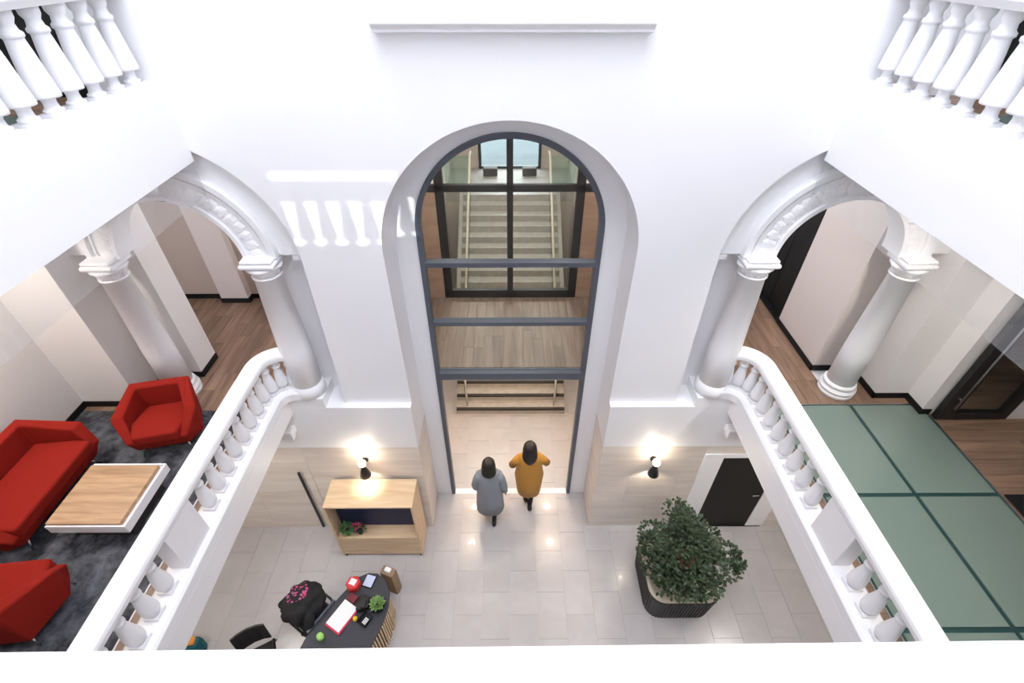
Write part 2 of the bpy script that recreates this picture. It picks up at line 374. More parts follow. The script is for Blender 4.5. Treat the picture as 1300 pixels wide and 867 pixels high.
for s, side in ((-1, 'left'), (1, 'right')):
    # recessed arch band and the grey recess pier beside the column
    b = plate([(s * (AX - 1.35 * math.cos(PI * t / 40)), AZ + 1.35 * math.sin(PI * t / 40)) for t in range(41)] +
              [(s * (AX + 1.0 * math.cos(PI * t / 40)), AZ + 1.0 * math.sin(PI * t / 40)) for t in range(41)], [], 4.90, 5.02)
    struct('trim_arch_band_' + side, b, GLOSSW, 'plain recessed band of the %s side arch' % side, 'trim')
    b = bm_(); xa, xb = sorted((s * 1.9, s * 2.88)); box(b, xa, xb, 5.12, 5.4, 3.2, 7.6)
    struct('wall_recess_' + side, b, WHITE, 'narrow recessed pier beside the %s wall column' % side)
    b = bm_(); xa, xb = sorted((s * 1.9, s * 2.5)); box(b, xa, xb, 4.90, 5.12, 5.46, 5.52)
    struct('trim_impost_' + side, b, WHITE, 'flat impost above the %s recessed pier' % side, 'trim')
    # carved archivolt from column to column
    ar = thing('archivolt', 'carved white archivolt springing from the %s wall column' % side, 'arch', (0, 0, 0))
    ar['kind'] = 'structure'; ar.name = 'trim_archivolt_' + side
    def ring(r0, r1, y0, y1):
        return plate([(s * (AX - r1 * math.cos(PI * t / 40)), AZ + r1 * math.sin(PI * t / 40)) for t in range(41)] +
                     [(s * (AX + r0 * math.cos(PI * t / 40)), AZ + r0 * math.sin(PI * t / 40)) for t in range(41)], [], y0, y1)
    obj('ring', ring(0.69, 1.06, 4.84, 5.1), GLOSSW, ar)
    obj('moulding', ring(1.0, 1.065, 4.80, 4.84), GLOSSW, ar, bevel=0.012)
    obj('moulding', ring(0.69, 0.735, 4.80, 4.84), GLOSSW, ar, bevel=0.012)
    obj('moulding', ring(0.945, 0.965, 4.822, 4.84), GLOSSW, ar)
    # carved leaf ornament along the ring
    lb = bm_()
    for k in range(-1, 2):
        rings(lb, [[(0.030 * math.cos(2 * PI * i / 8) * q + k * 0.020, -h, 0.05 * math.sin(2 * PI * i / 8) * q + abs(k) * -0.012) for i in range(8)] for q, h in ((1, 0), (.85, .018), (.4, .03))])
    lm = bpy.data.meshes.new('carved_leaf'); bmesh.ops.recalc_face_normals(lb, faces=lb.faces[:]); lb.to_mesh(lm); lb.free(); lm.materials.append(GLOSSW)
    for k in range(24):
        t = PI * (k + .5) / 24
        o = bpy.data.objects.new('carved_leaf', lm); C.objects.link(o); o.parent = ar
        o.location = (s * (AX - .84 * math.cos(t)), 4.84, AZ + .84 * math.sin(t)); o.rotation_euler = (0, (-1 if s > 0 else 1) * (PI / 2 - t) + (0.35 if k % 2 else -0.35), 0); o.scale = (1.35, .8, 1.5)

# ledge under the upper wall, sill moulding above the arch
b = bm_()
ys = [(4.78, 7.915), (4.60, 7.825), (4.60, 7.785), (4.66, 7.745), (4.66, 7.72), (4.78, 7.70)]
rings(b, [[(-1.13, y, z) for y, z in ys], [(1.19, y, z) for y, z in ys]])
struct('trim_1', b, GLOSSW, 'white moulded sill high on the wall above the arch', 'trim', bevel=0.008)

# ------------------------------------------------------------------ columns
def column(name, label, x, y, z0, ztop, r0, r1, plain=False):
    t = thing(name, label, 'column', (x, y, z0), group='white columns of the side arcades')
    h = ztop - z0
    b = bm_(); lathe(b, [(r0 * 1.1, 0), (r0 * 1.1, .1), (r0, .21)] if plain else [(r0 * 1.28, 0), (r0 * 1.28, .06), (r0 * 1.18, .065), (r0 * 1.3, .085), (r0 * 1.3, .11), (r0 * 1.1, .13), (r0 * 1.08, .15), (r0 * 1.18, .165), (r0 * 1.15, .19), (r0, .21)], seg=28)
    obj('base', b, GLOSSW, t, True)
    b = bm_(); lathe(b, [(r0, .2), (r0 * .99, .2 + (h - .5) * .35), (r1, h - .27), (r1 * 1.1, h - .265), (r1 * 1.1, h - .245), (r1, h - .24)], seg=28); obj('shaft', b, GLOSSW, t, True)
    cp = bm_(); lathe(cp, [(r1, h - .25), (r1 * 1.05, h - .2), (r1 * 1.28, h - .15), (r1 * 1.32, h - .12), (r1 * 1.2, h - .11)], seg=28)
    cap = obj('capital', cp, GLOSSW, t, True)
    b = bm_(); box(b, -r1 * 1.28, r1 * 1.28, -r1 * 1.28, r1 * 1.28, h - .10, h - .045); box(b, -r1 * 1.15, r1 * 1.15, -r1 * 1.15, r1 * 1.15, h - .045, h)
    obj('abacus', b, GLOSSW, cap, bevel=0.025, seg=3)
    for k in range(8):
        a = 2 * PI * k / 8
        b = bm_(); rings(b, [[((r1 + d_) * math.cos(a + q), (r1 + d_) * math.sin(a + q), h - .25 + zz) for q in (-.28, -.1, .1, .28)] + [((r1 + d_ - .02) * math.cos(a + q), (r1 + d_ - .02) * math.sin(a + q), h - .25 + zz) for q in (.28, .1, -.1, -.28)] for d_, zz in ((.004, 0), (.012, .05), (.035, .10), (.055, .115))])
        obj('acanthus_leaf', b, GLOSSW, cap, True)
    return t
for s, side in ((-1, 'left'), (1, 'right')):
    column('column', 'white wall column where the %s balustrade curves in' % side, s * 2.84, 4.86, 3.378, AZ + .03, 0.20, 0.155, True)
    column('column', ('round white column behind the red armchair' if s < 0 else 'round white column at the corner of the green glass floor'), s * 4.60, 4.82, F1, AZ + .03, 0.18, 0.145)

# ------------------------------------------------------------------ gallery slabs
for s, side in ((-1, 'left'), (1, 'right')):
    b = bm_(); xa, xb = sorted((s * XE, s * 9.0)); box(b, xa, xb, -3, YL, 3.08, F1 - .022)
    xa, xb = sorted((s * 2.62, s * 9.0)); box(b, xa, xb, YL, 8.2, 3.2, F1 - .022)
    struct('floor_slab_' + side, b, WHITE, 'white first-floor gallery slab along the %s side' % side, 'floor')
    b = bm_(); xa, xb = sorted((s * XU, s * 9.0)); box(b, xa, xb, -3, YU, 6.64, F2)
    box(b, xa, xb, 5.02, 8.2, 6.64, F2); box(b, xa, xb, YU, 5.02, 6.95, F2)
    struct('ceiling_' + side, b, GLOSSW, 'white upper gallery slab with smooth fascia, %s side' % side, 'ceiling')
    b = bm_(); xa, xb = sorted((s * XU, s * 9.0)); box(b, xa, xb, -3, YU, 10.6, 10.8); xa, xb = sorted((s * XU, s * 3.3)); box(b, xa, xb, -3, YU, 10.8, 16.5)  # tall upper box: unseen shaft wall added to even out the skylight
    struct('ceiling_upper_' + side, b, WHITE, 'top ceiling above the %s upper gallery with an added light-shaft wall' % side, 'ceiling')
    # smoke curtain glass hanging from the slab edge
    b = bm_(); xa, xb = sorted((s * (XU + .012), s * (XU + .022))); box(b, xa, xb, 0.1, YU, 6.30, 6.64)
    tag(obj('smoke_curtain', b, SMOKE), 'clear glass strip hanging under the upper slab on the %s' % side, 'glass panel')

# ------------------------------------------------------------------ balustrades
def baluster_mesh(prof, q):
    b = bm_(); box(b, -q, q, -q, q, 0, prof[0][1]); lathe(b, prof, seg=16)
    bmesh.ops.recalc_face_normals(b, faces=b.faces[:])
    me = bpy.data.meshes.new('baluster'); b.to_mesh(me); b.free(); me.materials.append(GLOSSW)
    for p in me.polygons: p.use_smooth = len(p.vertices) == 4 and abs(p.normal.z) < .75 and p.index > 5
    return me
BL = baluster_mesh([(r_, z_ * 1.1) for r_, z_ in [(.055, .035), (.058, .05), (.042, .058), (.044, .064), (.072, .076), (.079, .095), (.079, .125), (.073, .18), (.061, .25), (.050, .31), (.044, .345), (.044, .35), (.057, .36), (.057, .38), (.044, .388), (.044, .41), (.052, .44), (.055, .475)]], .066)
BU = baluster_mesh([(.062, .03), (.066, .05), (.046, .065), (.042, .10), (.048, .125), (.092, .130), (.094, .145), (.088, .20), (.066, .40), (.056, .475), (.058, .48), (.068, .49), (.068, .51), (.052, .525), (.046, .56), (.062, .59), (.066, .64)], .075)
def sweep(b, path, prof):
    """sweep profile [(offset, z)] along a plan path [(x,y)]"""
    out = []
    for i, p in enumerate(path):
        a = Vector(path[max(i - 1, 0)]); c = Vector(path[min(i + 1, len(path) - 1)])
        d = (c - a).normalized(); nrm = Vector((d.y, -d.x))
        out.append([(p[0] + nrm.x * o, p[1] + nrm.y * o, z) for o, z in prof])
    rings(b, out)
def balustrade(s, side):
    t = thing('balustrade', 'white first-floor balustrade curving into the %s wall column' % side, 'balustrade', (0, 0, 0), group='white balustrades around the atrium')
    XB = 3.27; Rc = .30
    def path(y0):
        p = [(s * XB, y0), (s * XB, 2), (s * XB, 3.3)]
        p += [(s * (XB - Rc + Rc * math.cos(a)), 4.5 + Rc * math.sin(a)) for a in [PI / 2 * k / 10 for k in range(11)]]
        return p + [(s * 2.80, 4.80)]
    b = bm_(); sweep(b, path(-2.8), [(-.15, F1 - .02), (.15, F1 - .02), (.15, F1 + .10), (.12, F1 + .13), (-.12, F1 + .13), (-.15, F1 + .10)]); obj('plinth', b, GLOSSW, t, bevel=0.006)
    z = 4.045
    b = bm_(); sweep(b, path(-2.8), [(-.075, z), (.075, z), (.09, z + .015), (.105, z + .04), (.108, z + .085), (.098, z + .115), (.08, z + .125), (-.08, z + .125), (-.098, z + .115), (-.108, z + .085), (-.105, z + .04), (-.09, z + .015)])
    obj('handrail', b, GLOSSW, t)
    for y0, y1 in ((2.25, 2.68), (-.55, -.12)):
        boxo('pedestal', (min(s * 3.175, s * 3.365), max(s * 3.175, s * 3.365), y0, y1, F1 + .12, z + .01), GLOSSW, t, bevel=0.006)
    pos = [(s * XB, y) for y in [4.47 - .219 * k for k in range(8)] + [2.06 - .229 * k for k in range(9)]]
    for a in (28, 58, 88): pos.append((s * (XB - Rc + Rc * math.cos(R(a))), 4.5 + Rc * math.sin(R(a))))
    for x, y in pos:
        o = bpy.data.objects.new('baluster', BL); C.objects.link(o); o.parent = t; o.location = (x, y, F1 + .13)
        o.rotation_euler = (0, 0, 0 if y < 4.5 else math.atan2(y - 4.5, s * x - (XB - Rc)) * s)
    t = thing('balustrade', 'white upper balustrade high on the %s' % side, 'balustrade', (0, 0, 0), group='white balustrades around the atrium')
    XB = 3.23; z0 = 7.33
    b = bm_(); p = [(s * XB, -2.8), (s * XB, 4.78)]
    pr = [(-.14, F2), (.14, F2), (.14, 7.24), (.125, 7.26), (.125, 7.30), (.105, z0), (-.105, z0), (-.125, 7.30), (-.125, 7.26), (-.14, 7.24)]
    sweep(b, p, pr); obj('plinth', b, GLOSSW, t)
    z = 7.965
    b = bm_(); sweep(b, p, [(-.10, z), (.10, z), (.115, z + .02), (.14, z + .05), (.14, z + .10), (.10, z + .13), (-.10, z + .13), (-.14, z + .10), (-.14, z + .05), (-.115, z + .02)]); obj('handrail', b, GLOSSW, t)
    for k in range(20):
        y = 4.62 - .2315 * k
        o = bpy.data.objects.new('baluster', BU); C.objects.link(o); o.parent = t; o.location = (s * XB, y, z0)
for s, side in ((-1, 'left'), (1, 'right')): balustrade(s, side)

# the balcony the photographer stands on: slab, solid parapet and its white top
b = bm_(); box(b, -XU, XU, -3, 0.02, 6.64, F2)
struct('floor_slab_front', b, WHITE, 'white upper slab below the near parapet', 'floor')
t = thing('balustrade', 'near white balustrade whose broad top crosses the bottom edge', 'balustrade', (0, 0, F2), group='white balustrades around the atrium')
boxo('plinth', (-3.08, 3.08, -.19, 0.03, 0, .13), GLOSSW, t)
b = bm_(); prof = [(-.22, .72), (.05, .72), (.083, .75), (.083, .845), (.080, .85), (-.22, .85)]
rings(b, [[(x, y + .006 * x, z) for y, z in prof] for x in (-3.08, 3.08)]); obj('coping', b, GLOSSW, t)
for k in range(26):
    o = bpy.data.objects.new('baluster', BU); C.objects.link(o); o.parent = t; o.location = (-2.9 + .232 * k, -.075, .13); o.scale = (1, 1, .93)

# rear and side walls that close the place
b = plate([(-9, 0), (9, 0), (9, 16.5), (-9, 16.5)], [[(-2.85, 8.1), (-2.85, 9.26), (-1.5, 9.26), (-1.5, 8.1)]], -3.2, -3.0); struct('wall_rear', b, WHITE, 'plain white wall behind the photographer')

t = thing('window_added', 'small unseen window added for the sunlight in the wall behind the photographer', 'window', kind='structure')  # unseen opening, added so the sun casts baluster patches on the back wall
b = bm_(); box(b, -2.85, -2.80, -3.14, -3.06, 8.1, 9.26); box(b, -1.55, -1.5, -3.14, -3.06, 8.1, 9.26); box(b, -2.80, -1.55, -3.14, -3.06, 8.1, 8.15); box(b, -2.80, -1.55, -3.14, -3.06, 9.21, 9.26); obj('frame', b, GLOSSW, t)
boxo('pane', (-2.80, -1.55, -3.105, -3.095, 8.15, 9.21), CLEAR, t)

# ------------------------------------------------------------------ first-floor surroundings
def planks(parent, m, x0, x1, y0, y1, z, axis, wd, ln, seed=1):
    rn = random.Random(seed); n = int(math.ceil(((x1 - x0) if axis == 'y' else (y1 - y0)) / wd))
    for i in range(n):
        a = (x0 if axis == 'y' else y0) + i * wd; a1 = min(a + wd, x1 if axis == 'y' else y1)
        lo, hi = (y0, y1) if axis == 'y' else (x0, x1)
        p = lo - rn.random() * ln * .8
        while p < hi:
            q = min(p + ln, hi); st_ = max(p, lo)
            if q - st_ > .02 and a1 - a > .02:
                if axis == 'y': piece('plank', m, parent, a + .0015, a1 - .0015, st_ + .0015, q - .0015, z - .02, z)
                else: piece('plank', m, parent, st_ + .0015, q - .0015, a + .0015, a1 - .0015, z - .02, z)
            p += ln

# left gallery
f = thing('floor_gallery_left', 'brown wood plank floor of the left corridor', 'floor', kind='structure')
planks(f, PLANKY, -6.4, -3.42, 4.45, 7.14, F1, 'y', .17, 1.2, 3)
planks(f, PLANKY, -3.42, -2.9, 5.0, 7.14, F1, 'y', .17, 1.2, 4)
boxo('edge_board', (-3.56, -3.42, -2.9, 4.45, F1 - .02, F1), PLANKY, f)
b = bm_(); box(b, -5.785, -3.575, -2.9, 4.45, F1 - .022, F1 + .003)
tag(obj('carpet', b, CARPET), 'mottled charcoal carpet under the red seats', 'carpet')
b = bm_(); box(b, -3.575, -3.56, -2.9, 4.45, F1 - .02, F1 + .008); struct('trim_2', b, GLOSSW, 'thin white trim strip between carpet and balustrade', 'trim')
def wallblock(name, label, m, boxes):
    b = bm_()
    for x in boxes: box(b, *x)
    return struct(name, b, m, label)
wallblock('wall_left_lounge', 'pale plaster wall behind the red sofa', WARMW, [(-6.0, -5.8, -3, 4.55, F1, 6.64)])
wallblock('wall_left_niche', 'pale wall of the niche behind the red armchair', WARMW, [(-6.0, -5.03, 4.55, 5.13, F1, 6.64)])
wallblock('wall_left_pier', 'tall plaster pier between lounge and left corridor', WARMW, [(-5.06, -4.48, 5.13, 5.55, F1, 6.64)])
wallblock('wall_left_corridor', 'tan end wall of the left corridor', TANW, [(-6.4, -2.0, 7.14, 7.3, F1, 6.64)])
wallblock('wall_left_corridor_end', 'blind left end wall of the left corridor', WARMW, [(-6.4, -6.2, 5.55, 7.14, F1, 6.64)])
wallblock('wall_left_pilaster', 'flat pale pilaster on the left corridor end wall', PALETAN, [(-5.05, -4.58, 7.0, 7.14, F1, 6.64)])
wallblock('wall_left_inner', 'side wall between left corridor and landing', WARMW, [(-2.2, -2.0, 5.4, 7.14, 3.2, 6.64)])
def baseb(name, label, boxes):
    b = bm_()
    for x in boxes: box(b, *x)
    return struct(name, b, BLACK, label, 'baseboard')
h = .09; e = .015
baseb('baseboard_left', 'black baseboard along the left gallery walls', [(-5.8, -5.8 + e, -3, 4.55, F1, F1 + h), (-5.8, -5.03 + e, 4.55 - e, 4.55, F1, F1 + h), (-5.03, -5.03 + e, 4.55, 5.13, F1, F1 + h),
      (-5.03, -4.48 + e, 5.13 - e, 5.13, F1, F1 + h), (-4.48, -4.48 + e, 5.13, 5.55, F1, F1 + h), (-6.2, -5.05 - e, 7.14 - e, 7.14, F1, F1 + h), (-5.05 - e, -4.58 + e, 7.0 - e, 7.0, F1, F1 + h), (-4.58, -4.58 + e, 7.0, 7.14, F1, F1 + h), (-5.05 - e, -5.05, 7.0, 7.14, F1, F1 + h), (-4.58, -2.2, 7.14 - e, 7.14, F1, F1 + h)])
# fire extinguisher on the far left wall
t = thing('fire_extinguisher', 'red fire extinguisher hanging on the left corridor wall', 'extinguisher', (-4.28, 7.03, F1 + .22))
b = bm_(); lathe(b, [(.06, 0), (.072, .01), (.075, .03), (.075, .32), (.06, .37), (.03, .40), (.025, .42)], seg=16); obj('cylinder', b, EXTR, t, True)
b = bm_(); box(b, -.02, .02, -.05, .03, .42, .46); box(b, -.012, .012, -.11, 0, .45, .465); obj('valve_handle', b, METALK, t)
b = bm_(); tube(b, [(.02, -.02, .44), (.09, -.03, .38), (.09, -.03, .12)], .010); obj('hose', b, METALK, t, True)
boxo('bracket', (-.02, .02, .07, .085, .1, .35), METALK, t)

# right gallery
f = thing('floor_gallery_right', 'brown wood plank floor of the right gallery', 'floor', kind='structure')
planks(f, PLANKY, 2.9, 4.45, 5.0, 8.2, F1, 'y', .17, 1.2, 5)
planks(f, PLANKY, 3.42, 5.05, 4.53, 5.0, F1, 'y', .17, 1.2, 6)
planks(f, PLANKX, 5.63, 8.5, 2.2, 6.5, F1, 'x', .17, 1.3, 7)
planks(f, PLANKX, 3.42, 3.57, -2.9, 4.53, F1, 'x', .17, 1.3, 8)
boxo('underlay', (5.05, 5.63, 4.53, 4.66, F1 - .02, F1), PLANKX, f)
g = thing('glass_floor', 'green frosted glass walk-on floor with dark joints', 'glass floor', (0, 0, 0))
boxo('joint_bed', (3.575, 5.61, -2.6, 4.52, F1 - .022, F1 - .004), GJOINT, g)
xs = [(3.60, 4.625), (4.675, 5.585)]
for ya in (3.145, 1.735, .325, -1.085, -2.495):
    for xa, xb in xs: piece('pane', GFLOOR, g, xa, xb, ya, ya + 1.36, F1 - .004, F1 + .006)
b = bm_(); box(b, 3.56, 3.575, -2.6, 4.535, F1 - .02, F1 + .006); box(b, 5.61, 5.63, -2.6, 4.535, F1 - .02, F1 + .006); box(b, 3.575, 5.61, 4.52, 4.535, F1 - .02, F1 + .006)
obj('edge_trim', b, STEEL, g)
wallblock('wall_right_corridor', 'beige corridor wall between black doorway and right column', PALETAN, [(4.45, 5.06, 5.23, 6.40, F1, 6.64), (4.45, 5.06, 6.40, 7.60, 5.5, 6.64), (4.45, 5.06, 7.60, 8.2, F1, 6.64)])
wallblock('wall_right_niche', 'pale wall of the niche behind the right column', WARMW, [(5.04, 5.70, 4.66, 5.5, F1, 6.64), (5.5, 5.70, 4.36, 4.66, F1, 6.64)])
wallblock('wall_right_far', 'far plain walls of the right gallery', WARMW, [(8.5, 8.7, -3, 6.7, F1, 6.64), (5.7, 8.7, 6.5, 6.7, F1, 6.64), (6.58, 8.5, 4.26, 4.36, F1, 6.64), (5.62, 6.58, 4.26, 4.36, 5.75, 6.64), (5.7, 5.72, 4.36, 6.5, F1, 6.64)])
wallblock('wall_right_inner', 'side wall between right corridor and landing', WARMW, [(2.0, 2.2, 5.4, 8.2, 3.2, 6.64)])
wallblock('wall_right_end', 'end wall of the right corridor', WARMW, [(2.0, 5.06, 8.2, 8.35, F1, 6.64)])
baseb('baseboard_right', 'black baseboard along the right gallery walls', [(4.45 - e, 4.45, 5.23 - e, 6.38, F1, F1 + h), (4.45 - e, 5.04, 5.23 - e, 5.23, F1, F1 + h), (5.04 - e, 5.04, 4.66 - e, 5.23, F1, F1 + h), (5.04 - e, 5.5, 4.66 - e, 4.66, F1, F1 + h), (5.5 - e, 5.5, 4.36, 4.66, F1, F1 + h), (5.48, 5.62, 4.345, 4.36, F1, F1 + h)])
t = thing('door_3', 'black double doorway in the right corridor behind the arch', 'door', kind='structure')
boxo('door_recess', (4.62, 4.68, 6.40, 7.60, F1, 5.5), BLACK, t); boxo('sill', (4.45, 4.62, 6.40, 7.60, F1 - .02, F1 + .002), BLACK, t)
for y0 in (6.42, 7.01): boxo('door_leaf', (4.56, 4.60, y0, y0 + .57, F1 + .01, 5.45), BLACK, t)
b = bm_(); box(b, 4.44, 4.62, 6.38, 6.42, F1, 5.5); box(b, 4.44, 4.62, 7.58, 7.62, F1, 5.5); box(b, 4.44, 4.62, 6.38, 7.62, 5.46, 5.52); obj('frame', b, BLACK, t)
# black framed glass door, right
t = thing('door_4', 'black framed glass door with steel pull at the right edge', 'door', kind='structure')
y0, y1 = 4.25, 4.33
b = bm_(); box(b, 5.64, 5.84, y0, y1, F1, 5.75); box(b, 6.46, 6.58, y0, y1, F1, 5.75); box(b, 5.84, 6.46, y0, y1, F1, F1 + .12); box(b, 5.84, 6.46, y0, y1, 5.63, 5.75); obj('frame', b, METALK, t, bevel=.004)
boxo('pane', (5.84, 6.46, 4.285, 4.295, F1 + .12, 5.63), CLEAR, t)
b = bm_(); tube(b, [(5.72, 4.20, F1 + .25), (5.72, 4.20, F1 + 1.9)], .012); box(b, 5.713, 5.727, 4.20, 4.25, F1 + .4, F1 + .42); box(b, 5.713, 5.727, 4.20, 4.25, F1 + 1.7, F1 + 1.72); obj('pull_bar', b, STEEL, t, True)
b = bm_(); prism(b, [(5.66, 2.25), (6.9, 2.25), (6.9, 3.12), (5.66, 3.12)], F1, F1 + .012); tag(obj('door_mat', b, BLACK, bevel=.005), 'dark mat on the wood floor beside the glass floor', 'mat')

# ------------------------------------------------------------------ upper gallery surroundings
for s, side in ((-1, 'left'), (1, 'right')):
    X = lambda a, b_: (min(s * a, s * b_), max(s * a, s * b_))
    b = bm_(); xa, xb = X(5.8, 6.0); box(b, xa, xb, -3, 4.9, F2, 10.6)
    struct('wall_upper_' + side, b, WARMW, 'plain outer wall of the %s upper gallery' % side)
    fu = thing('floor_upper_' + side, 'brown wood floor of the %s upper gallery' % side, 'floor', kind='structure')
    xa, xb = X(3.4, 5.8); planks(fu, PLANKX, xa, xb, 4.15, 4.78, F2 + .02, 'x', .17, 1.3, 11 + s)
    xa, xb = X(3.4, 3.6); boxo('edge_board', (xa, xb, -2.9, 4.15, F2, F2 + .02), PLANKX, fu)
    for ya in (2.78, 1.4, .02):
        for a, c in ((3.62, 4.63), (4.67, 5.76)): xa, xb = X(a, c); piece('glass_pane', GFLOOR, fu, xa, xb, ya, ya + 1.35, F2, F2 + .02)
    d = thing('door_5' if s < 0 else 'door_6', 'dark door seen through the %s upper balusters' % side, 'door', kind='structure')
    a, c = (3.78, 4.8) if s < 0 else (4.26, 5.2)
    xa, xb = X(a, c); boxo('door_leaf', (xa, xb, 4.74, 4.78, F2 + .02, 9.3), BLACKD, d)
    b = bm_(); box(b, xa - .06, xa, 4.72, 4.78, F2 + .02, 9.36); box(b, xb, xb + .06, 4.72, 4.78, F2 + .02, 9.36); box(b, xa, xb, 4.72, 4.78, 9.3, 9.36); obj('frame', b, BLACK, d)

# ------------------------------------------------------------------ arched window
wn = thing('window_1', 'tall arched window with anthracite frame and three transoms', 'window', kind='structure')
def wring(r0, r1, zb, y0, y1):
    o_ = [(-r1, zb)] + [(-r1 * math.cos(PI * t / 48), WZ + r1 * math.sin(PI * t / 48)) for t in range(49)] + [(r1, zb)]
    i_ = [(r0, zb)] + [(r0 * math.cos(PI * t / 48), WZ + r0 * math.sin(PI * t / 48)) for t in range(49)] + [(-r0, zb)]
    return plate(o_ + i_, [], y0, y1)
obj('frame', wring(1.08, 1.145, 0.0, YW - .03, YW + .09), FRAMEG, wn)
for z0, z1 in ((5.085, 5.15), (4.14, 4.20), (3.09, 3.22)):
    boxo('transom', (-1.08, 1.08, YW - .03, YW + .09, z0, z1), FRAMEG, wn)
obj('pane', plate([(-1.08, 5.15)] + [(-1.08 * math.cos(PI * t / 48), WZ + 1.08 * math.sin(PI * t / 48)) for t in range(49)] + [(1.08, 5.15)], [], YW + .03, YW + .038), CLEAR, wn)
for z0, z1 in ((4.20, 5.085), (3.22, 4.14)): boxo('pane', (-1.08, 1.08, YW + .03, YW + .038, z0, z1), CLEAR, wn)
b = bm_(); box(b, -1.08, 1.08, YW - .03, YW + .09, 0.0, .006); struct('trim_3', b, GLOSSW, 'pale threshold strip across the entrance opening', 'trim')

# ------------------------------------------------------------------ landing behind the window, partition, entrance hall, main stair
f = thing('floor_landing', 'taupe wood plank floor of the landing behind the arched window', 'floor', kind='structure')
boxo('landing_slab', (-2.0, 2.0, 5.62, 7.45, 3.05, 3.225), WHITE, f)
boxo('edge_beam', (-1.14, 1.14, 5.47, 5.62, 3.09, 3.225), WHITE, f)
planks(f, PLANKG, -1.55, 1.55, 5.47, 7.36, 3.245, 'y', .16, 1.3, 21)
wallblock('wall_landing', 'brown wood panelled sides of the landing', WOODP, [(-1.75, -1.55, 5.62, 7.36, 3.23, 6.6), (1.55, 1.75, 5.62, 7.36, 3.23, 6.6)])
wallblock('wall_hall', 'warm beige side walls of the entrance hall', BEIGEW, [(-1.75, -1.5, 5.62, 7.45, 0, 3.05), (1.5, 1.75, 5.62, 7.45, 0, 3.05)])
wallblock('wall_stair', 'warm beige side walls of the main stairwell', BEIGEW, [(-1.9, -1.7, 7.45, 14.2, 0, 6.8), (1.7, 1.9, 7.45, 14.2, 0, 6.8)])
b = bm_(); box(b, -2.2, 2.2, 5.62, 14.2, 6.6, 6.8); struct('ceiling_stair', b, WHITE, 'white ceiling over landing and stairwell', 'ceiling')
t = thing('window_2', 'black steel glazed partition overlooking the stairwell', 'window', kind='structure')
b = bm_(); ya, yb = 7.36, 7.44
for x0, x1 in ((-1.19, -1.05), (1.05, 1.19), (-.05, .05)): box(b, x0, x1, ya, yb, 3.23, 6.6)
box(b, -1.55, 1.55, ya, yb, 5.25, 5.36); box(b, -1.19, 1.19, ya, yb, 3.23, 3.40); box(b, -1.55, 1.55, ya, yb, 6.5, 6.6)
obj('frame', b, METALK, t)
for x0, x1 in ((-1.05, -.05), (.05, 1.05)):
    for z0, z1 in ((3.40, 5.25), (5.36, 6.5)): boxo('pane', (x0, x1, 7.396, 7.404, z0, z1), CLEAR, t)
for x0, x1 in ((-1.55, -1.19), (1.19, 1.55)): boxo('wood_panel', (x0, x1, 7.37, 7.43, 3.23, 5.25), WOODP, t)
st = thing('staircase', 'grey stone main staircase rising behind the entrance hall', 'staircase', (0, 0, 0))
NS = 19; rise = 3.2 / NS; run = .262
for k in range(NS):
    y = 7.42 + k * run
    tr = boxo('step', (-1.22, 1.22, y, y + run + .02, max(0, (k - 2) * rise), (k + 1) * rise), STEPG, st)
    if k < 6: boxo('nosing', (-1.22, 1.22, y - .012, y + .045, (k + 1) * rise - .05, (k + 1) * rise + .004), NOSING, tr)
YT = 7.42 + NS * run
boxo('upper_landing', (-1.7, 1.7, YT, 14.2, 2.9, 3.2), STEPG, st)
boxo('end_wall', (-1.7, 1.7, YT, YT + .1, 0, 2.9), BEIGEW, st)
for s in (-1, 1):
    b = bm_(); x = s * 1.02
    pts = [(7.6, .15), (YT, 3.2), (YT, 4.1), (7.6, 1.05)]
    rings(b, [[(x - .006, y, z) for y, z in pts], [(x + .006, y, z) for y, z in pts]]); gp = obj('glass_balustrade', b, STAIRGL, st)
    b = bm_(); tube(b, [(x, 7.5, 1.02), (x, YT, 4.12), (x, YT + .3, 4.12)], .028); obj('handrail', b, SOILC, st, True)
    b = bm_(); tube(b, [(s * .98, 7.52, .1), (s * .98, 7.52, 1.02)], .022); obj('post', b, CHROME, st, True)
    xa, xb = sorted((s * 1.22, s * 1.32)); b = bm_(); pts = [(9.0, .75), (YT, 2.9), (YT, 3.25), (9.0, 1.13)]
    rings(b, [[(xa, y, z) for y, z in pts], [(xb, y, z) for y, z in pts]]); obj('stringer', b, STEPG, st)
    xa, xb = sorted((s * 1.03, s * 1.69)); b = bm_(); box(b, xa, xb, YT + .02, YT + .032, 3.2, 4.1); obj('landing_glass', b, STAIRGL, st)
# entrance doors at the far end and the pavement outside
t = thing('window_3', 'bright glazed street doors at the far top of the stairs', 'window', kind='structure')
b = bm_()
for x0, x1 in ((-1.7, -.9), (.9, 1.7)): box(b, x0, x1, 14.05, 14.15, 3.2, 6.6)
obj('side_wall', b, BEIGEW, t)
b = bm_()
for x0, x1 in ((-.9, -.82), (.82, .9), (-.03, .03)): box(b, x0, x1, 14.0, 14.1, 3.2, 6.6)
box(b, -.9, .9, 14.0, 14.1, 3.2, 3.27); box(b, -.9, .9, 14.0, 14.1, 5.4, 5.5); obj('frame', b, METALK, t)
for x0, x1 in ((-.82, -.03), (.03, .82)): boxo('pane', (x0, x1, 14.04, 14.05, 3.27, 5.4), CLEAR, t)
b = bm_(); box(b, -20, 20, 14.3, 45, 3.0, 3.1); struct('floor_street', b, PAVE, 'wet grey pavement outside the street doors', 'floor')
b = bm_(); box(b, -.75, -.35, 13.4, 13.6, 3.205, 3.42); tag(obj('low_stand', b, NOSING, bevel=.02), 'small dark stand left of the far street doors', 'stand')
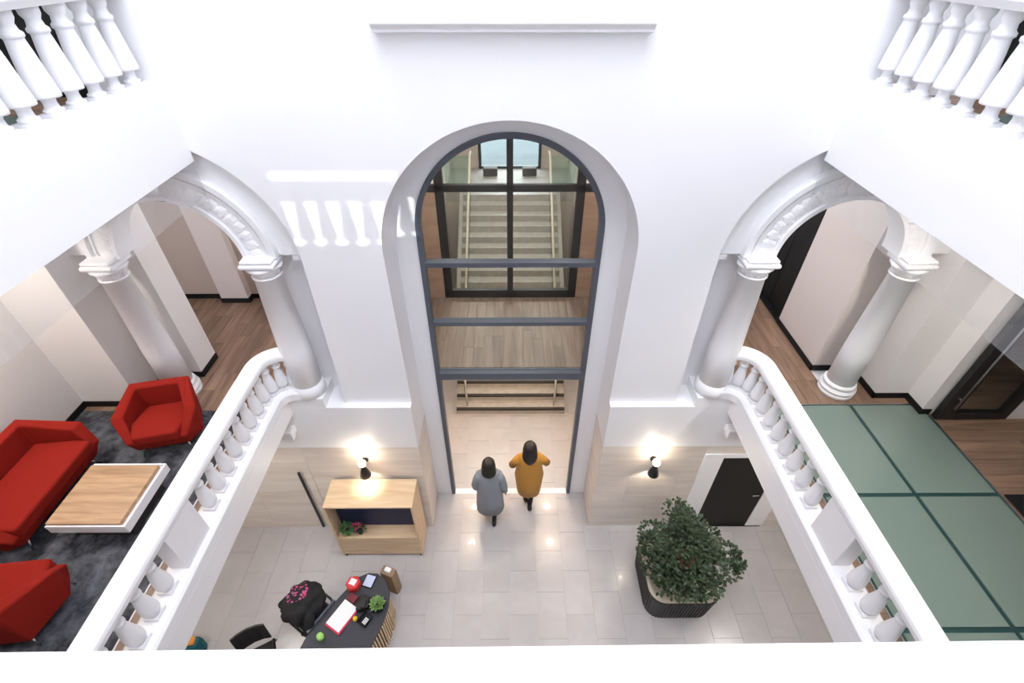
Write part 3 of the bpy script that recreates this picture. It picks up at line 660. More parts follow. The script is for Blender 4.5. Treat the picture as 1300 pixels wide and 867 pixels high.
b = bm_(); box(b, .35, .75, 13.4, 13.6, 3.205, 3.42); tag(obj('low_stand', b, NOSING, bevel=.02), 'small dark stand right of the far street doors', 'stand')

# ------------------------------------------------------------------ ceiling downlights and wall sconces
def downlight(x, y, z, label, power, size=.09, ang=110, group='recessed ceiling downlights', col=(1, .93, .85)):
    t = thing('downlight', label, 'light', (x, y, z), group=group)
    b = bm_(); lathe(b, [(size * .8, -.012), (size * .8, -.004)], seg=16); obj('lens', b, LAMPW, t)
    b = bm_(); rings(b, [[(r_ * math.cos(2 * PI * i / 16), r_ * math.sin(2 * PI * i / 16), zz) for i in range(16)] for r_, zz in ((size * .82, 0), (size * .82, -.015), (size * 1.15, -.012), (size * 1.2, 0))], cap=False); obj('trim_ring', b, GLOSSW, t)
    l = bpy.data.lights.new('downlight_beam', 'SPOT'); l.energy = power; l.color = col; l.spot_size = R(ang); l.spot_blend = .6; l.shadow_soft_size = .07
    o = bpy.data.objects.new('downlight_beam', l); C.objects.link(o); o.parent = t; o.location = (0, 0, -.03)
for s, side in ((-1, 'left'), (1, 'right')):
    for y, w_ in ((1.2, 'near end'), (3.0, 'middle'), (4.3, 'far end')):
        downlight(s * (5.3 if s < 0 else 4.15), min(y, 3.9), 6.64, 'small downlight in the %s gallery ceiling, %s' % (side, w_), 130, ang=140)
    downlight(s * 3.6, 6.1, 6.64, 'small downlight in the %s corridor ceiling' % side, 22, ang=140, col=(1, .84, .70))
    for y, w_ in ((3.6, 'near the wall'), (1.5, 'towards the near end')):
        downlight(s * 4.4, y, 3.08, 'lobby downlight under the %s gallery, %s' % (side, w_), 115, ang=155)
    for y, w_ in ((5.95, 'front'), (6.9, 'rear')):
        downlight(s * .95, y, 3.05, '%s hall downlight under the landing, %s side' % (w_, side), 100, ang=155, col=(1, .78, .56))
    downlight(s * .8, 6.4, 6.6, 'downlight above the landing, %s side' % side, 90, ang=140)
    downlight(s * .8, 10.2, 6.6, 'downlight above the main stair, %s side' % side, 300, ang=140)
def sconce(x, label):
    t = thing('wall_sconce', label, 'wall lamp', (x, YL, 2.02), group='black cone wall lamps')
    b = bm_(); rings(b, [[(.05 * math.cos(2 * PI * i / 16), y, .05 * math.sin(2 * PI * i / 16)) for i in range(16)] for y in (0, -.02)]); obj('wall_plate', b, METALK, t)
    b = bm_(); tube(b, [(0, -.01, 0), (0, -.10, .0), (0, -.13, -.02)], .010); obj('arm', b, METALK, t, True)
    b = bm_(); lathe(b, [(.085, -.22), (.088, -.215), (.060, -.10), (.030, -.02), (.026, .0), (.02, .01)], 0, -.15, 20); obj('cone_shade', b, METALK, t, True)
    b = bm_(); lathe(b, [(.008, .02), (.035, .03), (.056, .06), (.062, .085), (.056, .11), (.035, .14), (.008, .147)], 0, -.15, 18); obj('globe', b, LAMPG, t, True)
    l = bpy.data.lights.new('sconce_light', 'POINT'); l.energy = 9; l.color = (1, .84, .64); l.shadow_soft_size = .03
    o = bpy.data.objects.new('sconce_light', l); C.objects.link(o); o.parent = t; o.location = (0, -.15, .20)
    l = bpy.data.lights.new('sconce_spot', 'SPOT'); l.energy = 20; l.color = (1, .86, .68); l.spot_size = R(120); l.spot_blend = .5; l.shadow_soft_size = .04
    o = bpy.data.objects.new('sconce_spot', l); C.objects.link(o); o.parent = t; o.location = (0, -.15, -.225)
sconce(-2.29, 'black cone wall lamp with glowing globe above the oak shelf unit')
sconce(2.25, 'black cone wall lamp with glowing globe left of the black door')

# ------------------------------------------------------------------ red lounge seats
def seat(name, label, cat, loc, rz, F, M, B, cush_in=.12, hb=.70, hm=.55, hf=.30):
    """upholstered tub seat; front faces local -Y. F/M/B = plan points (half width, y) of front, arm tip, back"""
    t = thing(name, label, cat, loc, rz)
    zb = .13
    out = [(-F[0], F[1], hf), (-M[0], M[1], hm), (-B[0], B[1], hb), (B[0], B[1], hb), (M[0], M[1], hm), (F[0], F[1], hf)]
    th = .11
    inn = [(-F[0] + th * .9, F[1], hf), (-M[0] + th * 1.3, M[1] + .02, hm), (-B[0] + th * .9, B[1] - th * 1.1, hb), (B[0] - th * .9, B[1] - th * 1.1, hb), (M[0] - th * 1.3, M[1] + .02, hm), (F[0] - th * .9, F[1], hf)]
    b = bm_(); zs = .26
    bot = [b.verts.new((x * .86, y * .86, zb)) for x, y, z in out]
    mid = [b.verts.new((x, y, z)) for x, y, z in out]
    inr = [b.verts.new((x, y, z)) for x, y, z in inn]
    low = [b.verts.new((x * .97, y * .97, zs)) for x, y, z in inn]
    for i in range(5):
        b.faces.new((bot[i], bot[i + 1], mid[i + 1], mid[i])); b.faces.new((mid[i], mid[i + 1], inr[i + 1], inr[i])); b.faces.new((inr[i], inr[i + 1], low[i + 1], low[i]))
    b.faces.new(bot[::-1]); b.faces.new(low)
    b.faces.new((bot[5], bot[0], mid[0], inr[0], low[0], low[5], inr[5], mid[5]))
    obj('shell', b, RED, t, bevel=.022, seg=3)
    b = bm_(); k = .965
    poly = [(x * k, y * k) for x, y, z in inn]; poly[0] = (inn[0][0], F[1] - .015); poly[5] = (inn[5][0], F[1] - .015)
    prism(b, poly, .265, .41); obj('seat_cushion', b, RED, t, bevel=.03, seg=3)
    for sx in (-1, 1):
        for y in (F[1] * .72, B[1] * .72):
            xx = sx * (F[0] if y < 0 else B[0]) * .72
            b = bm_(); tube(b, [(xx, y, zb + .01), (xx * 1.15, y * 1.15, 0)], .011, 8); obj('leg', b, CHROME, t, True)
    return t
seat('armchair', 'red angular tub armchair beside the white column, facing the table', 'armchair', (-4.30, 4.02, F1 + .006), R(13), (.335, -.33), (.47, -.12), (.34, .33))
seat('sofa', 'long red two-seat sofa against the left wall', 'sofa', (-5.30, 3.06, F1 + .006), R(90), (.66, -.38), (.74, -.24), (.64, .36))
seat('armchair', 'red armchair cut by the left edge, facing away from the camera', 'armchair', (-4.55, 1.86, F1 + .006), R(186), (.335, -.33), (.47, -.12), (.34, .33))
# coffee table
t = thing('coffee_table', 'square coffee table with oak boards in a white tray frame', 'table', (-4.31, 2.96, F1 + .006))
hx, hy = .405, .385
b = bm_(); box(b, -hx, hx, -hy, hy, .22, .31); obj('tray', b, GLOSSW, t, bevel=.006)
b = bm_(); box(b, -hx, hx, -hy, -hy + .02, .305, .335); box(b, -hx, hx, hy - .02, hy, .305, .335); box(b, hx - .02, hx, -hy + .02, hy - .02, .305, .335); obj('tray_rim', b, GLOSSW, t)
for k in range(6):
    ya = -hy + .022 + k * (2 * hy - .06) / 6
    piece('board', OAKT, t, -hx + .006, hx - .055, ya + .001, ya + (2 * hy - .06) / 6 - .001, .309, .36)
boxo('plinth', (-.30, .30, -.28, .28, 0, .22), NOSING, t)

# ------------------------------------------------------------------ oak shelf unit
t = thing('shelf_unit', 'pale oak open shelf unit with navy back under the left wall lamp', 'shelf', (0, 0, 0))
x0, x1, y0, y1, H_ = -2.92, -1.53, 4.115, 4.63, 1.55
boxo('top', (x0, x1, y0, y1, H_ - .03, H_), OAK, t, bevel=.003)
boxo('side_panel', (x0, x0 + .03, y0, y1, .04, H_ - .03), OAK, t); boxo('side_panel', (x1 - .03, x1, y0, y1, .04, H_ - .03), OAK, t)
boxo('shelf_board', (x0 + .03, x1 - .03, y0 + .012, y1, .57, .60), OAK, t); boxo('front_panel', (x0 + .03, x1 - .03, y0 + .012, y0 + .03, .07, .57), OAK, t)
boxo('back_panel', (x0 + .03, x1 - .03, 4.37, 4.39, .6, H_ - .03), NAVY, t)
boxo('bottom', (x0 + .03, x1 - .03, y0 + .03, y1, .05, .07), OAK, t)
for x in (x0 + .03, x1 - .06):
    for y in (y0 + .02, y1 - .05): boxo('foot', (x, x + .03, y, y + .03, 0, .05), BLACK, t)
def leafball(b, c, r, n, ln, wd, rn, squash=1.0):
    for _ in range(n):
        th = rn.uniform(0, 2 * PI); ph = math.acos(rn.uniform(-.5, 1)); q = r * rn.uniform(.55, 1)
        d_ = Vector((math.sin(ph) * math.cos(th), math.sin(ph) * math.sin(th), math.cos(ph) * squash))
        p = Vector(c) + d_ * q; leaf(b, p, (d_ + Vector((rn.uniform(-.7, .7), rn.uniform(-.7, .7), rn.uniform(-.5, .7)))).normalized(), ln * rn.uniform(.7, 1.2), wd)
def leaf(b, p, d_, ln, wd):
    up = Vector((0, 0, 1)) if abs(d_.z) < .9 else Vector((1, 0, 0)); a = d_.cross(up).normalized() * wd * .5; nn = a.cross(d_).normalized() * wd * .18
    v = [b.verts.new(q) for q in (p, p + d_ * ln * .5 + a + nn, p + d_ * ln, p + d_ * ln * .5 - a + nn)]
    b.faces.new((v[0], v[1], v[2])); b.faces.new((v[0], v[2], v[3]))
rn = random.Random(5)
def smallpot(name, label, x, y, z, pm, lm, r, n, flower=None):
    t = thing(name, label, 'plant', (x, y, z), group='small plants on the oak shelf' if z > .55 and y > 4 else None)
    b = bm_(); lathe(b, [(r * .5, 0), (r * .62, .01), (r * .75, .10), (r * .72, .10), (r * .7, .09)], seg=14); obj('pot', b, pm, t, True)
    b = bm_(); leafball(b, (0, 0, .15), r * 1.15, n, .07, .035, rn); obj('foliage', b, lm, t, kind='stuff')
    if flower:
        b = bm_(); leafball(b, (flower[0], flower[1], .22), .05, 26, .045, .03, rn); obj('flower', b, PINK, t, kind='stuff')
smallpot('potted_plant', 'small bushy green plant at the left end of the oak shelf', -2.74, 4.22, .602, BLACK, LEAF3, .065, 70)
smallpot('potted_plant', 'small dark pot with a pink flower on the oak shelf', -2.53, 4.22, .602, LEATHER, LEAF, .06, 45, (-.035, 0.0))

# ------------------------------------------------------------------ reception desk and its clutter
t = thing('reception_desk', 'charcoal-topped reception desk with rounded end and slatted front', 'desk', (0, 0, 0))
def bez(pts, n=6):
    out = []
    N = len(pts)
    for i in range(N):
        p0, p1, p2, p3 = [Vector(pts[(i + k) % N]) for k in (-1, 0, 1, 2)]
        for k in range(n):
            u = k / n
            q = .5 * ((2 * p1) + (p2 - p0) * u + (2 * p0 - 5 * p1 + 4 * p2 - p3) * u * u + (3 * p1 - p0 - 3 * p2 + p3) * u ** 3)
            out.append((q.x, q.y))
    return out
HD = .78
right = [(-2.20, 3.47), (-2.06, 3.46), (-1.92, 3.36), (-1.82, 3.18), (-1.80, 2.98), (-1.84, 2.74), (-1.93, 2.50), (-2.08, 2.22), (-2.25, 1.95)]
left = [(-3.05, 1.98), (-2.88, 2.58), (-2.57, 3.10), (-2.36, 3.40)]
poly = right + [(-2.30, 1.92)] + left
b = bm_(); prism(b, poly, HD - .035, HD); obj('desktop', b, DESKT, t, bevel=.006)
# slats along the public side
rp = [Vector(p) for p in right]
tot = 0; seq = []
for a, c in zip(rp, rp[1:]):
    m_ = max(1, int((c - a).length / .045))
    for k in range(m_): seq.append((a.lerp(c, k / m_), (c - a).normalized()))
for p, d_ in seq:
    nrm = Vector((d_.y, -d_.x)); p2 = p + nrm * .035
    o = piece('slat', OAK, t, p2.x - .012, p2.x + .012, p2.y - .012, p2.y + .012, 0.02, HD - .04)
    o.rotation_euler = (0, 0, math.atan2(d_.y, d_.x))
b = bm_(); inner = [(p.x + d.y * .06, p.y - d.x * .06) for p, d in seq[::3]]; inner2 = [(p.x + d.y * .075, p.y - d.x * .075) for p, d in seq[::3]][::-1]
prism(b, inner + inner2, 0.0, HD - .036); obj('front_panel', b, BLACK, t)
boxo('leg', (-2.95, -2.90, 2.05, 2.10, 0, HD - .036), METALK, t); boxo('leg', (-2.56, -2.51, 2.98, 3.03, 0, HD - .036), METALK, t)
b = bm_(); p0, p1 = Vector((-2.86, 2.62)), Vector((-2.60, 3.06))
dirv = (p1 - p0).normalized(); nv = Vector((-dirv.y, dirv.x))
prism(b, [tuple(p0), tuple(p1), tuple(p1 + nv * .035), tuple(p0 + nv * .035)], HD - .02, HD + .02); obj('edge_rail', b, FRAMEG, t)
def slab(name, label, cat, m, x, y, z, lx, ly, lz, rz, bevel=.006, group=None):
    b = bm_(); box(b, -lx / 2, lx / 2, -ly / 2, ly / 2, 0, lz); o = obj(name, b, m, bevel=bevel); o.location = (x, y, z); o.rotation_euler = (0, 0, rz); return tag(o, label, cat, group)
ANG = R(-31)
fo = thing('folder', 'crimson folder with white paper lying on the desk', 'folder', (-2.44, 2.83, HD + .001), ANG)
b = bm_(); box(b, -.14, .14, -.20, .20, 0, .02); obj('cover', b, CRIMSON, fo, bevel=.004)
b = bm_(); box(b, -.135, .115, -.175, .20, .02, .028); obj('sheets', b, PAPER, fo)
rb = thing('gift_box', 'bright red box with a white label on the desk', 'box', (-2.37, 3.27, HD + .001), R(-20))
b = bm_(); rings(b, [[(r_ * .11 * math.cos(2 * PI * i / 6 + .5), r_ * .11 * math.sin(2 * PI * i / 6 + .5), z) for i in range(6)] for r_, z in ((1, 0), (1.05, .10), (.9, .13))]); obj('body', b, REDBOX, rb, bevel=.01)
boxo('label_patch', (-.05, .05, -.04, .05, .131, .136), PAPER, rb)
slab('card_box', 'dark red small box below the bright red box', 'box', DKRED, -2.345, 3.085, HD + .001, .14, .11, .05, ANG)
tb = thing('tablet', 'pale tablet in a dark case standing by the red box', 'tablet', (-2.16, 3.34, HD + .001), R(-15))
b = bm_(); box(b, -.085, .085, -.10, .10, 0, .012); obj('case', b, BLACK, tb, bevel=.005)
boxo('screen', (-.07, .07, -.085, .085, .012, .015), SCREENB, tb)
bg_ = thing('paper_bag', 'brown paper bag standing at the round end of the desk', 'bag', (-1.95, 3.57, 0), R(-20))
b = bm_(); rings(b, [[(x * k, y * k, z) for x, y in ((-.11, -.07), (.11, -.07), (.12, 0), (.11, .07), (-.11, .07), (-.12, 0))] for k, z in ((1, 0), (1.03, .3), (.97, .62))], cap=True); obj('body', b, KRAFT, bg_, bevel=.006)
b = bm_(); box(b, -.06, .05, -.03, .05, .60, .66); obj('tissue', b, PAPER, bg_, bevel=.02)
b = bm_()
for k in range(9):
    a = k * .7; box(b, -.09 + .05 * math.cos(a * 2), .0 + .06 * math.cos(a * 2), -.10 + .06 * math.sin(a), .02 + .06 * math.sin(a), 0, .03 + .012 * k)
o = obj('handbag', b, LEATHER, bevel=.012); o.scale = (.9, 1.0, 1); o.location = (-2.12, 3.05, HD + .001); tag(o, 'slouchy black handbag in the middle of the desk', 'bag')
ph = thing('desk_phone', 'black desk phone with pale keys beside the yellow item', 'phone', (-2.10, 2.80, HD + .001), ANG)
b = bm_(); box(b, -.08, .08, -.09, .09, 0, .035); obj('body', b, BLACK, ph, bevel=.008)
b = bm_(); tube(b, [(-.055, -.08, .05), (-.055, 0, .062), (-.055, .08, .05)], [.022, .014, .022]); obj('handset', b, BLACK, ph, True)
b = bm_()
for i in range(3):
    for j in range(4): box(b, .0 + i * .022, .016 + i * .022, -.06 + j * .022, -.044 + j * .022, .035, .039)
obj('keys', b, PAPER, ph)
su = thing('potted_succulent', 'round pale green succulent in a dark bowl on the desk', 'plant', (-1.95, 2.98, HD + .001))
b = bm_(); lathe(b, [(.06, 0), (.10, .03), (.115, .08), (.10, .08), (.09, .06)], seg=18); obj('bowl', b, BLACK, su, True)
for k in range(44):
    a = k * 2.4; q = .015 + .10 * math.sqrt(k / 44); b = bm_(); leaf(b, Vector((math.cos(a) * q * .4, math.sin(a) * q * .4, .08)), Vector((math.cos(a), math.sin(a), 1.5 - k * .03)).normalized(), .05 + q * .35, .06); obj('leaf', b, LEAF2, su)
b = bm_(); lathe(b, [(.008, 0), (.03, .004), (.036, .03), (.03, .055), (.008, .062)], seg=14); o = obj('stapler_ball', b, YELLOW, smooth=True); o.name = 'yellow_toy'; o.location = (-2.24, 2.80, HD + .001); tag(o, 'small round yellow item next to the folder', 'toy')
b = bm_(); lathe(b, [(.008, 0), (.045, .004), (.05, .05), (.045, .10), (.01, .11)], seg=14); o = obj('green_cup', b, LIME, smooth=True); o.location = (-2.66, 2.56, HD + .001); tag(o, 'lime green cup at the near edge of the desk', 'cup')
# chair with jacket
def office_chair(label, x, y, rz):
    t = thing('office_chair', label, 'chair', (x, y, 0), rz, group='black office chairs at the desk')
    b = bm_(); box(b, -.23, .23, -.22, .22, .42, .49); obj('seat', b, LEATHER, t, bevel=.03, seg=3)
    b = bm_(); rings(b, [[(xx, .22 + .05 * (1 - (xx / .22) ** 2) + dy + (z - .5) * .12, z) for xx in (-.22, -.12, 0, .12, .22)] + [(xx, .25 + .05 * (1 - (xx / .22) ** 2) + dy + (z - .5) * .12, z) for xx in (.22, .12, 0, -.12, -.22)] for z, dy in ((.52, 0), (.7, 0), (.88, 0))]); obj('backrest', b, LEATHER, t, bevel=.01)
    for sx in (-1, 1):
        b = bm_(); tube(b, [(sx * .25, .2, .45), (sx * .27, .12, .66), (sx * .27, -.14, .66), (sx * .25, -.16, .45)], .018); obj('armrest', b, METALK, t, True)
    b = bm_(); tube(b, [(0, 0, .08), (0, 0, .43)], .028); obj('gas_lift', b, CHROME, t, True)
    for k in range(5):
        a = 2 * PI * k / 5; b = bm_(); tube(b, [(0, 0, .09), (.26 * math.cos(a), .26 * math.sin(a), .06)], [.025, .016]); lg = obj('base_arm', b, METALK, t, True)
        b = bm_(); lathe(b, [(.012, 0), (.027, .008), (.027, .04), (.012, .05)], .27 * math.cos(a), .27 * math.sin(a), 10); obj('castor', b, BLACK, lg, True)
    return t
office_chair('black office chair hidden under the floral jacket', -2.98, 2.98, R(58))
office_chair('black office chair with open armrests at the near picture edge', -3.56, 2.36, R(28))
b = bm_(); rj = random.Random(3)
bmesh.ops.create_icosphere(b, subdivisions=4, radius=1)
from mathutils import noise
for v in b.verts:
    c = v.co.copy(); n_ = noise.noise(c * 2.3) * .22 + noise.noise(c * 5) * .10
    v.co = Vector((c.x * .27, c.y * .30, c.z * .20 if c.z > 0 else c.z * .34)) * (1 + n_)
o = obj('jacket', b, FLORAL, smooth=True); o.location = (-3.03, 3.00, .86); o.rotation_euler = (0, 0, R(-30)); tag(o, 'black jacket with pink and blue floral embroidery draped over chair', 'jacket')
for sx in (-1, 1):
    b = bm_(); tube(b, [(sx * .18, -.05, .05), (sx * .27, -.16, -.06), (sx * .24, -.22, -.24), (sx * .22, -.20, -.38)], [.08, .075, .065, .05], 10); obj('sleeve', b, FLORAL, o, True)
bk = thing('bag', 'teal tote with orange top standing under the left gallery edge', 'bag', (-4.80, 2.66, 0), R(10))
b = bm_(); rings(b, [[(x * k, y * k, z) for x, y in ((-.16, -.08), (.16, -.08), (.18, 0), (.16, .08), (-.16, .08), (-.18, 0))] for k, z in ((1, 0), (1.05, .2), (.95, .32))]); obj('body', b, TEAL, bk, bevel=.02)
b = bm_(); box(b, -.12, .13, -.05, .06, .31, .38); obj('flap', b, ORANGE, bk, bevel=.02)

# ------------------------------------------------------------------ planter with bush
t = thing('planter_bush', 'dense dark green bush in a black ribbed planter by the door', 'plant', (2.66, 3.62, 0))
def rrect(hx, hy, r_, n=7):
    out = []
    for cx, cy, a0 in ((hx - r_, hy - r_, 0), (-hx + r_, hy - r_, PI / 2), (-hx + r_, -hy + r_, PI), (hx - r_, -hy + r_, 1.5 * PI)):
        out += [(cx + r_ * math.cos(a0 + PI / 2 * k / n), cy + r_ * math.sin(a0 + PI / 2 * k / n)) for k in range(n + 1)]
    return out
RR = lambda k: rrect(.55 * k, .56 * k, .24 * k)
b = bm_(); rings(b, [[(x, y, z) for x, y in RR(k)] for k, z in ((.93, 0), (1.0, .60), (.985, .61))], cap=False)
b.faces.new([b.verts.new((x, y, 0.0)) for x, y in RR(.93)][::-1]); body = obj('pot', b, PLANTER, t)
# vertical ribs
P = RR(1.0); Q = RR(.93); L_ = []
for i in range(len(P)):
    a, c = Vector(P[i]), Vector(P[(i + 1) % len(P)]); a2, c2 = Vector(Q[i]), Vector(Q[(i + 1) % len(Q)]); m_ = max(1, round((c - a).length / .05))
    for k in range(m_): L_.append((a.lerp(c, (k + .5) / m_), a2.lerp(c2, (k + .5) / m_), (c - a).normalized()))
for p, q, d_ in L_:
    nn = Vector((d_.y, -d_.x)); b = bm_()
    rings(b, [[(pt.x + d_.x * u + nn.x * v_, pt.y + d_.y * u + nn.y * v_, z) for u, v_ in ((-.013, -.004), (.013, -.004), (.010, .012), (-.010, .012))] for pt, z in ((q, .01), (p, .59))]); obj('rib', b, PLANTER, t)
b = bm_(); rings(b, [[(x, y, z) for x, y in RR(k)] for k, z in ((.985, .60), (.985, .63), (.90, .63), (.88, .55))], cap=False); obj('rim', b, SOILC, t)
b = bm_(); b.faces.new([b.verts.new((x, y, .56)) for x, y in RR(.9)]); obj('soil', b, SOILC, t)
rn = random.Random(11)
b = bm_()
for k in range(9):
    a = 2 * PI * k / 9; q = rn.uniform(.15, .5)
    tube(b, [(.05 * math.cos(a), .05 * math.sin(a), .55), (q * .5 * math.cos(a), q * .5 * math.sin(a), .95), (q * math.cos(a), q * math.sin(a), 1.15 + rn.uniform(0, .25))], [.022, .016, .006], 6)
obj('branches', b, BARK, t, True)
b = bm_()
clumps = []
for k in range(58):
    th = rn.uniform(0, 2 * PI); ph = math.acos(rn.uniform(-.45, 1)); q = rn.uniform(.55, 1)
    clumps.append((-.02 + .53 * q * math.sin(ph) * math.cos(th), -.04 + .53 * q * math.sin(ph) * math.sin(th), 1.10 + .40 * q * math.cos(ph)))
clumps += [(.72, -.10, .98), (.62, -.22, .95), (.68, 0.02, 1.0), (-.12, .40, 1.58), (-.05, .32, 1.52), (-.45, .15, 1.0), (-.42, .35, 1.05), (-.5, -.05, .98), (0, 0, 1.3), (.1, -.1, 1.2), (-.2, .1, 1.25), (-.35, -.30, .95), (.3, -.42, .92), (0, -.45, .92), (.15, -.45, .9), (-.2, -.42, .92), (-.45, -.2, .92), (-.48, .2, .95)]
for c in clumps: leafball(b, c, .185, 85, .075, .050, rn)
obj('foliage', b, LEAF, t, kind='stuff')
b = bm_(); leafball(b, (-.12, -.26, 1.38), .10, 30, .08, .04, rn); obj('reddish_leaves', b, mat('red_brown_leaf', (0.14, 0.035, 0.02), .5), t, kind='stuff')

# ------------------------------------------------------------------ people
def skin_mesh(verts, edges, radii, root):
    me = bpy.data.meshes.new('sk'); me.from_pydata(verts, edges, [])
    o = bpy.data.objects.new('sk', me); C.objects.link(o)
    md = o.modifiers.new('skin', 'SKIN'); md.use_smooth_shade = True
    for i, v in enumerate(me.skin_vertices[0].data):
        v.radius = (radii[i], radii[i]); v.use_root = i == root
    ss = o.modifiers.new('sub', 'SUBSURF'); ss.levels = 1; ss.render_levels = 1
    bpy.context.view_layer.update()
    r_ = bpy.data.meshes.new_from_object(o.evaluated_get(bpy.context.evaluated_depsgraph_get()))
    bpy.data.objects.remove(o); bpy.data.meshes.remove(me)
    return r_
def person(label, x, y, hgt, arms, legs, coatm, hem, hemr, hair_len, flare=1.0):
    """back view figure walking towards +Y; arms/legs = joint lists for (left, right)"""
    k = hgt / 1.70
    t = thing('person', label, 'person', (x, y, 0))
    V = []; E = []; Rr = []
    def add(p, r_, par=None):
        V.append((p[0] * k, p[1] * k, p[2] * k)); Rr.append(r_ * k)
        if par is not None: E.append((par, len(V) - 1))
        return len(V) - 1
    pel = add((0, 0, .93), .125); ab = add((0, .01, 1.10), .115, pel); ch = add((0, .02, 1.30), .125, ab); nb = add((0, .02, 1.42), .06, ch); nk = add((0, .04, 1.49), .048, nb)
    hd = add((0, .05, 1.56), .078, nk); h2 = add((0, .045, 1.63), .075, hd); add((0, .04, 1.675), .045, h2); add((0, .135, 1.565), .016, hd)
    for s_, L in ((-1, legs[0]), (1, legs[1])):
        hip = add((s_ * .085, 0, .86), .095, pel); kn = add((s_ * .085 + L[0][0], L[0][1], L[0][2]), .058, hip); an = add((s_ * .085 + L[1][0], L[1][1], L[1][2]), .038, kn); add((s_ * .085 + L[2][0], L[2][1], L[2][2]), .036, an)
    wr = []
    for s_, A in ((-1, arms[0]), (1, arms[1])):
        sh = add((s_ * .15, .02, 1.345), .045, ch); el = add(A[0], .042, sh); wi = add(A[1], .028, el)
        d_ = (Vector(A[1]) - Vector(A[0])).normalized(); side = Vector((s_, 0, 0)).cross(d_); side = d_.cross(Vector((0, 0, 1))) if abs(d_.z) < .9 else Vector((0, 1, 0)); side.normalize()
        pm = add(Vector(A[1]) + d_ * .06, .026, wi)
        base = Vector(A[1]) + d_ * .09; bend = d_.cross(side).normalized()
        for q, ln in ((-.030, .062), (-.010, .075), (.010, .070), (.030, .055)):
            f1 = add(base + side * q, .0095, pm); f2 = add(base + side * q * 1.1 + d_ * ln * .55 + bend * .006, .0085, f1); add(base + side * q * 1.1 + d_ * ln * .95 + bend * .022, .007, f2)
        t1 = add(Vector(A[1]) + d_ * .045 + side * .04, .0105, pm); add(Vector(A[1]) + d_ * .085 + side * .062, .008, t1)
        wr.append(Vector(A[1]))
    me = skin_mesh(V, E, Rr, pel)
    me.materials.clear(); me.materials.append(SKIN); me.materials.append(TIGHTS)
    for p in me.polygons:
        c = p.center / k; p.material_index = 1 if c.z < 1.36 and all((c - w_).length > .17 for w_ in wr) else 0
    obj('body', me, None, t, True)
    # coat: lofted torso and sleeves
    b = bm_(); n = 20
    prof = [(.075, .07, 1.455, .03), (.135, .10, 1.435, .025), (.205, .125, 1.395, .02), (.23, .145, 1.28, .015), (.225, .155, 1.12, .01), (.23 * flare, .165 * flare, .95, 0), ((.23 * flare + hemr) / 2, (.165 * flare + hemr * .8) / 2, (.95 + hem) / 2, -.01), (hemr, hemr * .8, hem, -.02)]
    rings(b, [[(k * rx * math.cos(2 * PI * i / n) * (1 + .035 * math.sin(5 * 2 * PI * i / n) * max(0, 1.1 - z)), k * (cy + ry * math.sin(2 * PI * i / n) * (1 + .03 * math.cos(7 * 2 * PI * i / n) * max(0, 1.1 - z))), k * z) for i in range(n)] for rx, ry, z, cy in prof])
    coat = obj('coat', b, coatm, t, True)
    for s_, A in ((-1, arms[0]), (1, arms[1])):
        b = bm_(); sh = Vector((s_ * .15, .02, 1.37)); el = Vector(A[0]); wi = Vector(A[1])
        tube(b, [tuple(q * k) for q in (sh, sh.lerp(el, .5) + Vector((s_ * .012, 0, 0)), el, el.lerp(wi, .55), wi)], [.085 * k, .078 * k, .07 * k, .062 * k, .055 * k], 12); obj('sleeve', b, coatm, coat, True)
    b = bm_(); tube(b, [(k * .10 * math.cos(a), k * (.035 + .085 * math.sin(a)), k * 1.45) for a in [2 * PI * i / 12 for i in range(13)]], .022 * k, 8); obj('collar', b, coatm, coat, True)
    # hair
    b = bm_(); n = 18
    hp = [(.025, .025, 1.735, .03), (.075, .08, 1.722, .032), (.108, .115, 1.67, .03), (.12, .125, 1.61, .02), (.125, .115, 1.55, .0), (.132, .10, 1.48, -.03), (.115, .08, 1.48 - hair_len * .5, -.055), (.055, .04, 1.48 - hair_len, -.085)]
    rings(b, [[(k * rx * math.cos(2 * PI * i / n) * (1 + .04 * math.sin(9 * 2 * PI * i / n)), k * (cy + ry * (math.sin(2 * PI * i / n) if math.sin(2 * PI * i / n) < 0 else (math.sin(2 * PI * i / n) if z > 1.63 else math.sin(2 * PI * i / n) * .25))), k * z) for i in range(n)] for rx, ry, z, cy in hp])
    obj('hair', b, HAIR, t, True)
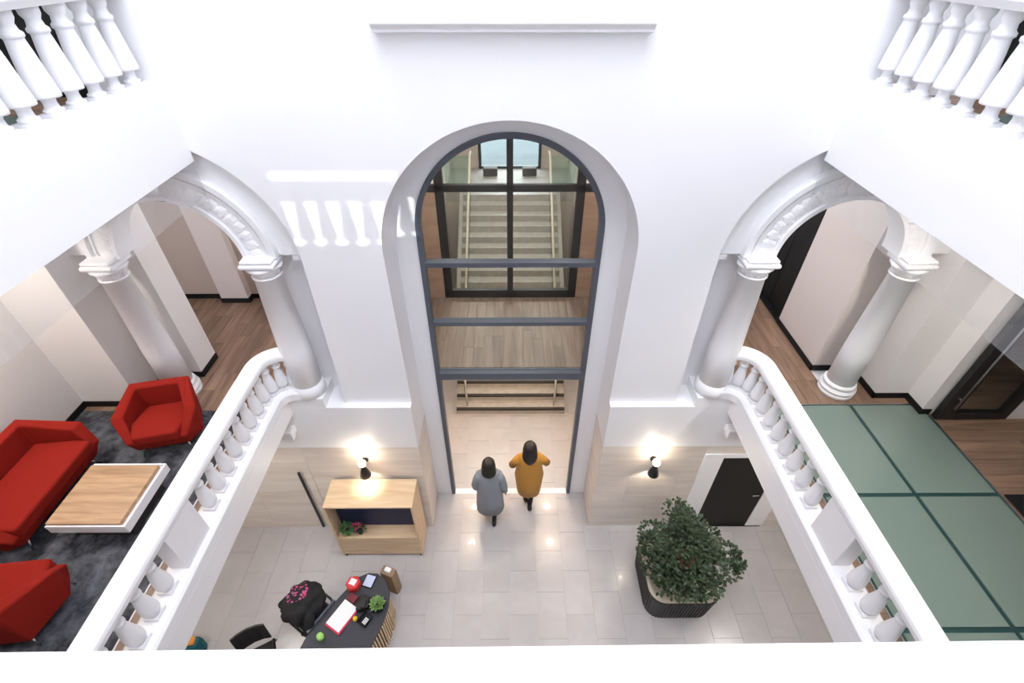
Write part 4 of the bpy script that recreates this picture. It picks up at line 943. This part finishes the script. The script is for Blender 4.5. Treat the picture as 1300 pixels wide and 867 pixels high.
    for s_ in (-1, 1):
        b = bm_(); lathe(b, [(.001, -.012), (.009, -.008), (.012, 0), (.009, .008), (.001, .012)], k * s_ * .03, k * .122, 8, k * 1.60); obj('eye', b, TIGHTS, t, True)
        b = bm_(); rings(b, [[(k * (s_ * .084 + s_ * q_), k * (.045 + .02 * math.cos(a)), k * (1.585 + .032 * math.sin(a))) for a in [2 * PI * i / 8 for i in range(8)]] for q_ in (0, .012)]); obj('ear', b, SKIN, t, True)
    b = bm_(); tube(b, [(-.022 * k, .120 * k, 1.527 * k), (0, .127 * k, 1.528 * k), (.022 * k, .120 * k, 1.527 * k)], [.003, .006, .003], 6); obj('mouth', b, LIPS, t, True)
    for s_, L in ((-1, legs[0]), (1, legs[1])):
        a, f_ = Vector((s_ * .085 + L[1][0], L[1][1], L[1][2])), Vector((s_ * .085 + L[2][0], L[2][1], L[2][2]))
        dz = a.z - .085
        b = bm_(); rings(b, [[(k * (a.x + wd * math.cos(q)), k * (yy + .0 + .012 * math.sin(q) * 0), k * (dz * (1 if yy < a.y + .1 else .6) + zc + hh * math.sin(q))) for q in [2 * PI * i / 10 for i in range(10)]] for yy, wd, hh, zc in ((a.y - .065, .02, .025, .04), (a.y - .05, .038, .045, .055), (a.y + .0, .042, .06, .065), (a.y + .07, .042, .035, .037), (a.y + .14, .042, .028, .03), (a.y + .185, .025, .018, .022))]); obj('shoe', b, LEATHER, t, True)
    return t
person('person with dark hair in a long grey coat walking to the entrance', -.37, 4.86, 1.66,
       [((-.25, -.02, 1.10), (-.26, .08, .86)), ((.25, -.03, 1.10), (.27, .02, .85))],
       [((0, .12, .50), (0, .10, .085), (0, .20, .035)), ((0, .02, .48), (-.02, -.16, .10), (-.02, -.06, .04))], GREYCOAT, .40, .26, .06)
person('person with long dark hair in a mustard coat, arms bent in front', .33, 5.14, 1.73,
       [((-.29, .06, 1.13), (-.12, .27, 1.10)), ((.30, .08, 1.16), (.12, .28, 1.14))],
       [((.03, .10, .50), (.04, .08, .085), (.04, .18, .035)), ((-.02, .0, .48), (-.06, -.12, .10), (-.06, -.02, .04))], MUSTARD, .47, .21, .13, 1.12)
